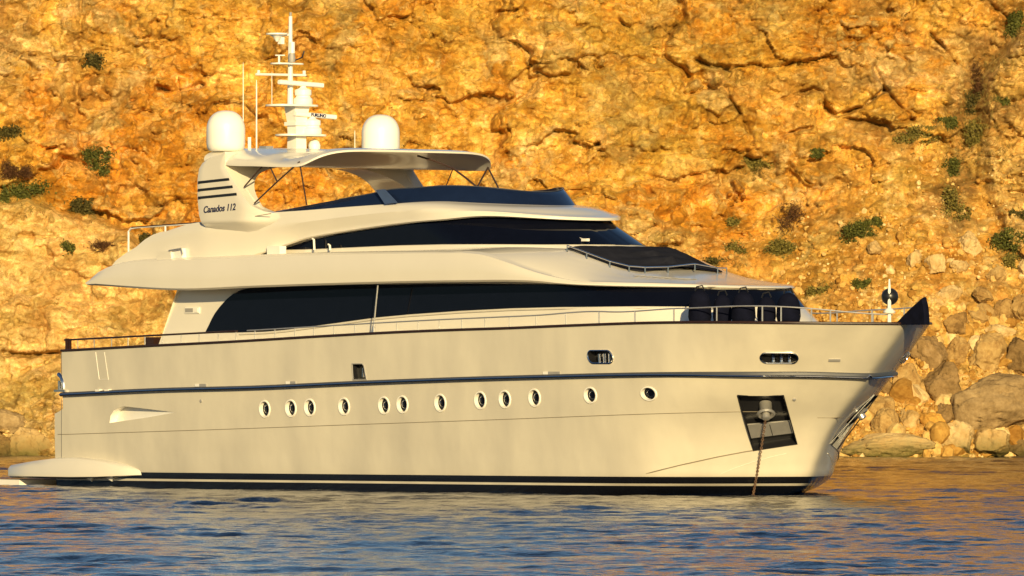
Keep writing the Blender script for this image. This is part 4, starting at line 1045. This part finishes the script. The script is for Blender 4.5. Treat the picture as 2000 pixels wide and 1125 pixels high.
# guard rail along the bulwark
def rail_t(s): return max(0, hull_b(min(s, 30.5), sheer(min(s, 30.5))-.02)-.07)
railtop = smooth_tab([(U(x, y, 3.35)[0], U(x, y, 3.35)[1]) for x, y in ((128, 664), (240, 658.5), (320, 654.5), (480, 646.5), (660, 636), (850, 625.5), (1050, 616.5), (1200, 609.5))]+[(23.0, 4.68), (26, 4.74), (29.3, 4.72), (30.1, 4.60), (30.5, 4.56)])
railbot = lambda s: sheer(s)+.05
def rail_pts(s0, s1, zf, n):
    out = []
    for i in range(n+1):
        s = s0+(s1-s0)*(1-(1-i/n)**2); out.append(V(s, rail_t(s), zf(s)))
    return out
s_w = U(484, 646, 3.4)[0]
full = rail_pts(.05, 30.45, railtop, 120)
wood = [p for p in full if p.x <= s_w+.1]; steel = [p for p in full if p.x >= s_w]
for sgn in (1, -1):
    f = lambda q: [Vector((p.x, p.y*sgn, p.z)) for p in q]
    m = MB(); m.tube(f(wood), .026, 8); m.build('handrail', M_WOOD, yacht, 40)
    m = MB(); m.tube(f(steel), .018, 8); m.build('handrail', M_STEEL, yacht, 40)
m = MB(); a = V(.06, rail_t(.06), railbot(.06)); m.box(a+Vector((.10, .0, .15)), (.07, .08, .31)); m.box(a+Vector((.24, .0, .15)), (.04, .07, .29)); m.build('rail_gate_post', M_WOOD, yacht, 25)
POSTS = [152, 184, 218, 250, 283, 317, 354, 389, 426, 461, 498, 537, 576, 613, 652, 693, 730, 775, 817, 858, 902, 947, 995, 1047, 1105, 1170, 1240, 1316, 1400, 1489, 1585]
ps = []
for x_ in POSTS:
    lo_, hi_ = 0., 30.
    for _ in range(40):
        md_ = (lo_+hi_)/2
        if pix(md_, rail_t(md_), 4.4)[0] < x_: lo_ = md_
        else: hi_ = md_
    ps.append(lo_)
ps += [28.75, 29.6, 30.2]
for s in ps:
    for sgn in (1, -1):
        r = .021 if s > 22 else .014; p = V(s, rail_t(s)*sgn, railbot(s)); q = V(s, rail_t(s)*sgn, railtop(s)); m = MB(); m.tube([p, q], r, 6); m.build('rail_post', M_STEEL, yacht, 40)
# bench end seen through the rail
m = MB(); a, b_ = UV(287, 667, 2.6), UV(312, 667, 2.6); m.box((a+b_)/2, (.42, .3, .24)); m.build('deck_bench', M_WOOD, yacht, 25)

# ------------------------------------------------------------------ loose things aboard
YM = yacht.matrix_world.copy() if False else Matrix.Translation((W0X, W0Y, 0)) @ Matrix.Rotation(-ALPHA, 4, 'Z')
def world_of(p): return YM @ p
FEND = [(1367, 44, 567, 'navy covered fender at the aft end of the bow rail row', .0), (1411, 36, 576, 'short navy fender second from the aft end of the row', .25), (1452, 46, 570, 'plump navy fender in the middle of the row of five', .0), (1497, 36, 580, 'lowest navy fender, second from the bow end of the row', .25), (1540, 46, 572, 'navy covered fender at the bow end of the row', .0)]
for x_, w_, ytop, txt, inn in FEND:
    lo_, hi_ = 0., 29.
    for _ in range(40):
        md_ = (lo_+hi_)/2
        if pix(md_, rail_t(md_)-.42-inn, 4.6)[0] < x_: lo_ = md_
        else: hi_ = md_
    s = lo_; t = rail_t(s)-.42-inn; zb = 4.33; d = CAM_D+W0Y-s*SA-t*CA; zt = CAM_H+(HOR-ytop)*d/F_PX; r = w_/2*d/F_PX
    c = world_of(V(s, t, zb)); e = empty('fender', c); tag(e, txt, 'fender', 'covered fenders along the bow rail')
    h = zt-zb; m = MB(); rnd = random.Random(x_)
    prof = [(r*.6, 0), (r*.92, .06), (r, .2), (r*.99, h*.55), (r*.93, h*.72), (r*.78, h*.86), (r*.5, h*.95), (r*.16, h), (.02, h+.005)]
    m.lathe(prof, (0, 0, 0), 20)
    m.v = [(x*(1+.05*math.sin(4*math.atan2(y, x)+z*7)), y*(1+.05*math.sin(3*math.atan2(y, x)+z*5)), z) for x, y, z in m.v]
    m.build('cover', M_NAVY, e, 60)
    m = MB(); m.tube([Vector((-.12, 0, h-.02)), Vector((-.08, 0, h+.09)), Vector((.06, 0, h+.12)), Vector((.12, 0, h-.01))], .022, 6); m.build('rope_loop', M_BLACK, e, 40)
# signal ball and staff at the bow
lo_ = 29.0; c = world_of(UV(1737, 612, .35)); e = empty('signal_staff', c); tag(e, 'white bow staff carrying a black anchor ball above the foredeck rail', 'signal staff')
m = MB(); k_ = 78.; m.tube([(0, 0, -.25), (0, 0, .45), (0, 0, .86)], [.05, .045, .02], 8); m.lathe([(.14, .02), (.16, .06), (.10, .12), (.05, .16)], (0, 0, -.02), 12); m.build('staff', M_WHITE2, e, 40)
m = MB(); R = .215
m.lathe([(R*math.sin(a), .42-R*math.cos(a)) for a in np.linspace(.05, math.pi-.05, 14)], (.02, .16, 0), 24); m.build('anchor_ball', M_BLACK, e, 60)
# canvas cover over the bow roller
e_c = empty('bow_cover', world_of(V(29.9, .2, 4.35))); tag(e_c, 'pointed navy canvas cover standing at the very tip of the bow', 'canvas cover')
inv = Matrix.Translation(-world_of(V(29.9, .2, 4.35)))
out = [(1750, 634), (1757, 627), (1768, 615), (1780, 603), (1792, 592), (1803, 582), (1806, 580), (1809, 592), (1811, 610), (1812, 634)]
q = [inv @ world_of(UV(x, y, .05)) for x, y in out]; dv = (YM.to_3x3() @ Vector((.0, 1, 0)))
m = MB(); rows = []
cc = sum(q, Vector())/len(q)
for kx, sc in ((-.09, .88), (-.06, .97), (-.02, 1.0), (.02, 1.0), (.06, .97), (.09, .88)):
    rows.append([Vector((cc.x+(p.x-cc.x)*(.5+.5*sc), p.y+0, cc.z-.35+(p.z-cc.z+.35)*sc))+dv*kx for p in q])
m.loft(rows, 0, closed=True); n = len(q); m.f.append(tuple(range(n))); m.m.append(0); m.f.append(tuple(range(5*n, 6*n))); m.m.append(0)
m.build('canvas', M_NAVY, e_c, 40)
# anchor chain
M_RUST = simple('rusty_chain', (.15, .085, .05), .8, var=.3, vscale=9)
top_w = world_of(chain_top)
d_ = F_PX*CAM_H/(967.5-HOR); end_w = Vector(((1467-1000)/F_PX*d_, d_-CAM_D, -.25))
mb = MB(); n = 46; vec = end_w-top_w; L = vec.length; ax = vec.normalized(); sx_ = ax.cross(Vector((0, 1, 0))).normalized(); sy_ = ax.cross(sx_)
for i in range(n):
    f = (i+.5)/n; c = top_w+vec*f+Vector((0, 0, -.10*math.sin(math.pi*f))); a, b_ = (sx_, sy_) if i % 2 else (sy_, sx_); hl, hw2 = L/n*.66, .027
    ring = [c+ax*(hl*math.cos(t))+a*(hw2*math.sin(t)) for t in [2*math.pi*k/10 for k in range(10)]]
    mb.tube(ring+[ring[0]], .011, 5, 0, False)
mb.v = [tuple(Vector(p)-end_w) for p in mb.v]
ch = mb.build('anchor_chain', M_RUST, None, 60); ch.location = end_w; tag(ch, 'rusty anchor chain running from the hull pocket down into the water', 'chain')
# ------------------------------------------------------------------ boulders along the shore
def ico(sub):
    bm = bmesh.new(); bmesh.ops.create_icosphere(bm, subdivisions=sub, radius=1.0)
    v = np.array([q.co[:] for q in bm.verts]); f = [tuple(q.index for q in p.verts) for p in bm.faces]; bm.free(); return v, f
ICO4, ICO1 = ico(5), ico(2)
def n3(p, sc, seed, o=4):
    x, y, z = (p*sc).T; return (fbm(x+seed*.37, y+z*.31, o, seed)+fbm(y-seed*.21, z+x*.27, o, seed+3)+fbm(z, x+y*.23+seed*.11, o, seed+7))/1.7
def rock_shape(seed, half, cuts=9, rough=.10, round_=.35):
    rs = np.random.RandomState(seed); v = ICO4[0].copy()
    for _ in range(cuts):
        n = rs.normal(size=3); n /= np.linalg.norm(n); d = rs.uniform(.52, .88); h = v @ n
        over = np.maximum(h-d, 0); v = v-np.outer(over*(1-round_*.5), n)
    rad = np.linalg.norm(v, axis=1, keepdims=True)
    nn = v/np.maximum(rad, 1e-6)
    v = v+nn*(rough*n3(v, 1.3, seed, 3)+rough*.6*n3(v, 4.5, seed+20, 5)-.09*np.abs(n3(v, 2.2, seed+40, 2))-.10*np.exp(-(n3(v, 1.6, seed+60, 3)/.035)**2))[:, None]
    m = np.abs(v).max(0); return v/m*np.array(half)
BOULDERS = [  # left, top, right, bottom in the photo, kind, seed, label
    (1838, 728, 2030, 850, 'grey', 3, 'huge smooth grey brown boulder resting on the shore at the right edge'),
    (1898, 832, 1986, 900, 'pale', 5, 'pale cream block at the waterline directly under the huge grey boulder'),
    (1842, 822, 1904, 897, 'pale', 8, 'pale upright wedge of rock at the waterline left of the huge grey boulder'),
    (1815, 842, 1850, 895, 'pale', 11, 'small pale pillar of rock between the long shelf and the upright wedge'),
    (1796, 806, 1845, 848, 'orange', 14, 'bright orange rock lying among grey boulders near the water'),
    (1824, 786, 1872, 836, 'dark', 17, 'dark grey block squeezed between the orange rock and the huge boulder'),
    (1756, 790, 1800, 852, 'pale', 20, 'speckled pale boulder standing left of the bright orange rock'),
    (1702, 798, 1760, 864, 'mid', 23, 'rounded tan boulder sitting on the long shelf near the bow'),
    (1640, 846, 1826, 902, 'weed', 26, 'long low rock shelf with weed at the waterline beyond the bow'),
    (1672, 762, 1746, 834, 'mid', 29, 'brown boulder just right of the bow above the long shelf'),
    (1738, 708, 1808, 796, 'mid', 32, 'tall brown boulder right of the bow hawse hole'),
    (1800, 708, 1892, 796, 'dark', 35, 'broad dark brown boulder left above the huge grey boulder'),
    (1888, 652, 1974, 742, 'mid', 38, 'big squarish speckled boulder on top of the huge grey boulder'),
    (1843, 655, 1893, 722, 'mid', 41, 'upright tan boulder left of the squarish speckled boulder'),
    (1774, 650, 1849, 722, 'dark', 44, 'wide brown boulder close right of the bow cover'),
    (1964, 660, 2032, 750, 'dark', 47, 'dark brown boulder cut off by the right edge beside the speckled boulder'),
    (1924, 628, 1984, 678, 'pale', 50, 'flat pale slab perched above the squarish speckled boulder'),
    (1884, 593, 1946, 650, 'mid', 53, 'tan boulder at the head of the pile, left of the pale slab'),
    (1843, 610, 1893, 663, 'mid', 56, 'tan lump between the bow cover and the head of the pile'),
    (1938, 584, 1984, 640, 'mid', 59, 'smaller tan boulder just above the flat pale slab'),
    (1872, 452, 1920, 512, 'pale', 62, 'tall cream rock high on the scree, largest of the pale ones there'),
    (1767, 488, 1799, 532, 'pale', 65, 'small cream rock on the scree directly above the anchor ball'),
    (1805, 496, 1848, 538, 'pale', 68, 'angular cream rock on the scree above the bow cover'),
    (1636, 524, 1674, 570, 'orange', 71, 'rounded orange tan rock on the slope left of the anchor ball'),
    (1832, 550, 1880, 600, 'pale', 74, 'cream rock on the scree right above the tip of the bow cover'),
    (1972, 576, 2026, 636, 'mid', 77, 'tan boulder cut off by the right edge above the pale slab'),
    (1970, 858, 2024, 905, 'dark', 80, 'low dark rock in the water at the far right edge'),
    (1853, 503, 1893, 534, 'pale', 83, 'flat little cream rock under the tall cream rock on the scree'),
    (1925, 520, 1965, 556, 'mid', 86, 'single tan rock on the open scree near the right edge'),
    (1690, 470, 1722, 500, 'pale', 89, 'small pale rock on the slope under a green bush, left of the scree'),
    (-20, 800, 52, 850, 'grey', 92, 'smooth pale grey rock by the left edge behind the stern'),
    (8, 832, 100, 908, 'weed', 95, 'low olive tinted rock at the waterline beside the swim platform'),
    (-24, 850, 26, 918, 'mid', 98, 'brown rock at the waterline in the left corner'),
    (1700, 728, 1746, 775, 'dark', 101, 'dark stone half hidden behind the bow flare'),
    (1985, 500, 2030, 560, 'pale', 104, 'pale rock on the scree cut off by the right edge'),
    (1900, 560, 1940, 598, 'mid', 107, 'small tan rock between two cream ones on the upper pile'),
]
KINDM = {'grey': M_BOULDER_GREY, 'pale': M_BOULDER_PALE, 'mid': M_BOULDER, 'dark': M_BOULDER_GREY, 'orange': M_BOULDER_ORANGE, 'weed': M_BOULDER_PALE}
M_BOULDER_DARK = boulder_mat('brown_boulder_rock', [(.3, (.11, .065, .025)), (.45, (.21, .13, .05)), (.6, (.30, .19, .08)), (.75, (.40, .27, .13))], (.08, .06, .02))
KINDM['dark'] = M_BOULDER_DARK
for x0_, y0_, x1_, y1_, kind, seed, lab in BOULDERS:
    p, sc = cliff_at((x0_+x1_)/2, min((y0_+y1_)/2, 880)); hw_, hh = (x1_-x0_)/2/sc*1.06, (y1_-y0_)/2/sc*1.06
    dp = .5*(hw_+hh)*(.8 if kind != 'weed' else .6)
    v = rock_shape(seed, (hw_, dp, hh), 10 if kind == 'grey' else 18, .09 if kind == 'grey' else .15, .5 if kind == 'grey' else .05)
    me = bpy.data.meshes.new('boulder'); me.from_pydata([tuple(q) for q in v], [], ICO4[1]); me.materials.append(KINDM[kind])
    me.polygons.foreach_set('use_smooth', [True]*len(me.polygons))
    o = bpy.data.objects.new('boulder', me); COL.objects.link(o); o.location = (p.x, p.y-dp*.35, p.z)
    tag(o, lab, 'boulder', 'boulders along the shore')

# rubble of the scree: nobody could count it
M_RUBBLE, nt, pr = new_mat('scree_stones'); pr.inputs['Roughness'].default_value = .95; pr.inputs['Specular IOR Level'].default_value = .1
g_ = nd(nt, 'ShaderNodeNewGeometry'); r_ = nd(nt, 'ShaderNodeValToRGB'); e_ = r_.color_ramp.elements
for pos, c in ((.3, (.46, .26, .06)), (.6, (.58, .36, .10)), (.9, (.66, .46, .18))): e_.new(pos).color = (*c, 1)
e_[0].color = (.30, .15, .03, 1); e_[-1].color = (.74, .58, .30, 1)
nt.links.new(g_.outputs['Random Per Island'], r_.inputs[0])
nz = nd(nt, 'ShaderNodeTexNoise'); nz.inputs['Scale'].default_value = 6; nz.inputs['Detail'].default_value = 6; nt.links.new(g_.outputs['Position'], nz.inputs[0])
mx = nd(nt, 'ShaderNodeMix', data_type='RGBA', blend_type='MULTIPLY'); mx.inputs[0].default_value = .6; nt.links.new(r_.outputs[0], mx.inputs[6])
r2 = nd(nt, 'ShaderNodeValToRGB'); r2.color_ramp.elements[0].color = (.55, .45, .35, 1); r2.color_ramp.elements[0].position = .35; r2.color_ramp.elements[1].position = .6; nt.links.new(nz.outputs[0], r2.inputs[0]); nt.links.new(r2.outputs[0], mx.inputs[7])
nt.links.new(mx.outputs[2], pr.inputs['Base Color'])
rs = np.random.RandomState(77); VV, FF = [], []; base = 0; F1 = np.array(ICO1[1]); count = 0
SL = lambda x: np.interp(x, [1100, 1250, 1400, 1550, 1640, 1800, 1900, 2100], [760, 540, 450, 400, 330, 290, 310, 330])
while count < 6800:
    x = rs.uniform(1230, 2040); y = rs.uniform(280, 900) if count < 5000 else rs.uniform(600, 895); below = y-SL(x)
    if below < 0 or rs.rand() > min(1, .12+below/230): continue
    if rs.rand() > sstep(-.25, .2, perlin(np.array([x/70.]), np.array([y/60.]), 5))[0]*.9+.1: continue
    p, sc = cliff_at(x, y); big = min(1, max(0, (y-380)/300))
    r = rs.pareto(2.6)*.045+.045; r = min(r*(1.7 if count >= 5000 else 1), .12+.36*big)
    v = ICO1[0]*rs.uniform(.7, 1.25, 3)
    for _ in range(5):
        n = rs.normal(size=3); n /= np.linalg.norm(n); d = rs.uniform(.55, .9); v = v-np.outer(np.maximum(v @ n-d, 0), n)
    v = (v+rs.normal(0, .05, v.shape))*r+np.array([p.x, p.y-.25*r, p.z]); VV.append(v); FF.append(F1+base); base += len(v); count += 1
VV = np.concatenate(VV); FF = np.concatenate(FF)
me = bpy.data.meshes.new('scree_stones'); me.from_pydata(VV.tolist(), [], FF.tolist()); me.materials.append(M_RUBBLE)
o = bpy.data.objects.new('scree_stones', me); COL.objects.link(o); tag(o, 'loose rubble and stones of the scree slope above the shore', 'scree', kind='stuff')

# ------------------------------------------------------------------ bushes on the rock
def leaf_mat(name, a, b):
    m, nt, p = new_mat(name); g = nd(nt, 'ShaderNodeNewGeometry'); r = nd(nt, 'ShaderNodeValToRGB'); r.color_ramp.elements[0].color = (*a, 1); r.color_ramp.elements[1].color = (*b, 1)
    nt.links.new(g.outputs['Random Per Island'], r.inputs[0]); nt.links.new(r.outputs[0], p.inputs['Base Color']); p.inputs['Roughness'].default_value = .75; p.inputs['Specular IOR Level'].default_value = .2; return m
LEAF = {'green': leaf_mat('green_leaves', (.04, .048, .009), (.13, .13, .025)), 'olive': leaf_mat('olive_leaves', (.09, .075, .015), (.22, .18, .04)), 'brown': leaf_mat('dry_brown_twigs', (.05, .02, .008), (.13, .06, .022)), 'dark': leaf_mat('dark_leaves', (.04, .035, .010), (.11, .09, .022))}
M_STEM = simple('woody_stem', (.09, .06, .035), .9)
BUSHES = [
    (180, 122, 34, 36, 'dark', 'small dark bush alone high on the cliff at upper left'),
    (196, 315, 54, 50, 'green', 'bright green bush on the cliff left of the starboard radome'),
    (52, 382, 62, 46, 'green', 'broad green bush on the ledge near the left edge'),
    (28, 330, 52, 30, 'brown', 'dry brown bush just above the broad green one at left'),
    (18, 264, 36, 30, 'dark', 'small dark bush at the left edge, uppermost there'),
    (4, 390, 26, 40, 'green', 'green bush cut off by the left edge'),
    (170, 405, 60, 42, 'dark', 'sprawling dark green bush on the slanting ledge behind the arch'),
    (134, 487, 28, 28, 'green', 'little round green bush on the pale rock left of the upper deck'),
    (284, 470, 26, 30, 'dark', 'little dark bush seen through the aft rail'),
    (206, 482, 44, 18, 'brown', 'flat dry brown bush on the pale rock near the aft rail'),
    (1462, 322, 70, 40, 'olive', 'olive bush in mid cliff to the right of the wheelhouse'),
    (1534, 430, 64, 66, 'brown', 'large dry brown bush above the foredeck'),
    (1520, 486, 60, 34, 'olive', 'olive growth at the foot of the large dry brown bush'),
    (1440, 490, 40, 38, 'olive', 'olive bush just above the front end of the sun pad'),
    (1432, 436, 24, 22, 'olive', 'tiny olive tuft above the sun pad bush'),
    (1676, 456, 58, 40, 'green', 'green bush on the slope up left of the anchor ball'),
    (1708, 436, 30, 22, 'green', 'green tuft touching the upper right of the slope bush'),
    (1795, 264, 88, 28, 'olive', 'long flat olive bush on the ledge below the angular crack'),
    (1856, 330, 44, 40, 'green', 'green bush at the lower end of the gully'),
    (1866, 405, 54, 92, 'olive', 'long hanging olive growth below the gully'),
    (1893, 205, 44, 44, 'dark', 'dark green bush in the middle of the gully'),
    (1915, 258, 50, 48, 'olive', 'dense olive bush low in the gully'),
    (1905, 160, 36, 60, 'brown', 'dry brown growth in the upper gully'),
    (1988, 50, 40, 66, 'green', 'green bush at the upper right corner'),
    (1972, 462, 60, 48, 'green', 'dense green bush at the right edge above the boulders'),
    (1990, 420, 34, 30, 'dark', 'small dark bush at the right edge, over the dense green one'),
    (1976, 512, 30, 28, 'olive', 'olive tuft under the dense green bush at the right edge'),
    (1594, 300, 24, 18, 'green', 'tiny green tuft in the cliff under the angular crack'),
    (1850, 240, 34, 22, 'green', 'small green tuft on the ledge left of the gully'),
    (1598, 572, 40, 24, 'olive', 'olive tuft just right of the foremost deckhouse window'),
    (1684, 556, 28, 20, 'green', 'small green tuft on the slope left of the anchor ball'),
    (1955, 200, 26, 24, 'green', 'green tuft clinging to the pale rock column'),
    (1400, 512, 34, 20, 'dark', 'dark tuft half hidden behind the sun pad'),
]
rs = np.random.RandomState(99)
for bx, by, bw, bh, kind, lab in BUSHES:
    p, sc = cliff_at(bx, by); w_, h_ = bw/sc/2*1.4, bh/sc/2*1.35; d_ = min(w_, h_)*.7+.12
    e = empty('bush', p); tag(e, lab, 'bush', 'bushes on the cliff')
    blobs = [(rs.uniform(-.6, .6), rs.uniform(-.3, .3), rs.uniform(-.55, .55), rs.uniform(.35, .6)) for _ in range(9)]
    n = int(320+900*w_*h_*4); n = min(n, 2600); B_ = np.array([blobs[k] for k in rs.randint(0, len(blobs), n)])
    dv = rs.normal(size=(n, 3)); dv /= np.linalg.norm(dv, axis=1)[:, None]; dv *= (rs.rand(n, 1)**.45)*B_[:, 3:4]*np.where(rs.rand(n, 1) < .14, 1.55, 1.0)
    c = (B_[:, :3]+dv)*np.array([w_, d_, h_]); c[:, 1] -= d_*.35
    a = rs.normal(size=(n, 3)); a /= np.linalg.norm(a, axis=1)[:, None]; b = np.cross(a, rs.normal(size=(n, 3))); b /= np.linalg.norm(b, axis=1)[:, None]
    ln = rs.uniform(.035, .075, (n, 1)); wd = ln*(.5 if kind != 'brown' else .22)
    if kind == 'brown': ln = ln*1.6
    v = np.stack([c-a*ln, c+b*wd, c+a*ln, c-b*wd], 1).reshape(-1, 3); f = np.arange(4*n).reshape(n, 4)
    o = obj('foliage', v.tolist(), f.tolist(), LEAF[kind], e, None)
    m = MB()
    for _ in range(5):
        q = Vector((rs.uniform(-.6, .6)*w_, -d_*.5, rs.uniform(-.4, .6)*h_)); m.tube([Vector((rs.uniform(-.1, .1)*w_, .12, -.35*h_)), q*.5+Vector((0, 0, -.1*h_)), q], [.03, .018, .008], 5)
    m.build('stem', M_STEM, e, None)

# dry grass and weeds in the gully and on the ledges of the right slope
rs = np.random.RandomState(123); C_ = []
spots = [(1990, 70, 14), (1945, 125, 16), (1915, 165, 18), (1900, 215, 22), (1905, 250, 26), (1875, 290, 24), (1860, 340, 22), (1868, 420, 22), (1800, 268, 36), (1835, 250, 24), (1540, 470, 26), (1450, 500, 26), (1600, 575, 24), (1985, 480, 24), (1890, 300, 26), (1700, 445, 18), (1950, 290, 26), (1480, 330, 22), (60, 395, 30), (180, 412, 30), (200, 330, 18), (1925, 200, 16)]
for sx_, sy2, sp_ in spots:
    for _ in range(26):
        p, sc = cliff_at(sx_+rs.normal()*sp_*.8, sy2+rs.normal()*sp_*.7)
        for _ in range(7):
            C_.append((p+Vector(rs.normal(0, .05, 3).tolist()), Vector((rs.normal(0, .5), -abs(rs.normal(0, .5)), rs.uniform(.1, 1))).normalized()*rs.uniform(.08, .22)))
v, f = [], []
for p, d in C_:
    sd = d.cross(Vector((0, 1, .2))).normalized()*.012; k = len(v); v += [p-sd, p+sd, p+d]; f.append((k, k+1, k+2))
o = obj('dry_grass', v, f, leaf_mat('dry_grass_blades', (.10, .06, .015), (.26, .19, .05)), None, None)
tag(o, 'dry grass and weeds growing in the gully and on the ledges', 'grass', kind='stuff')
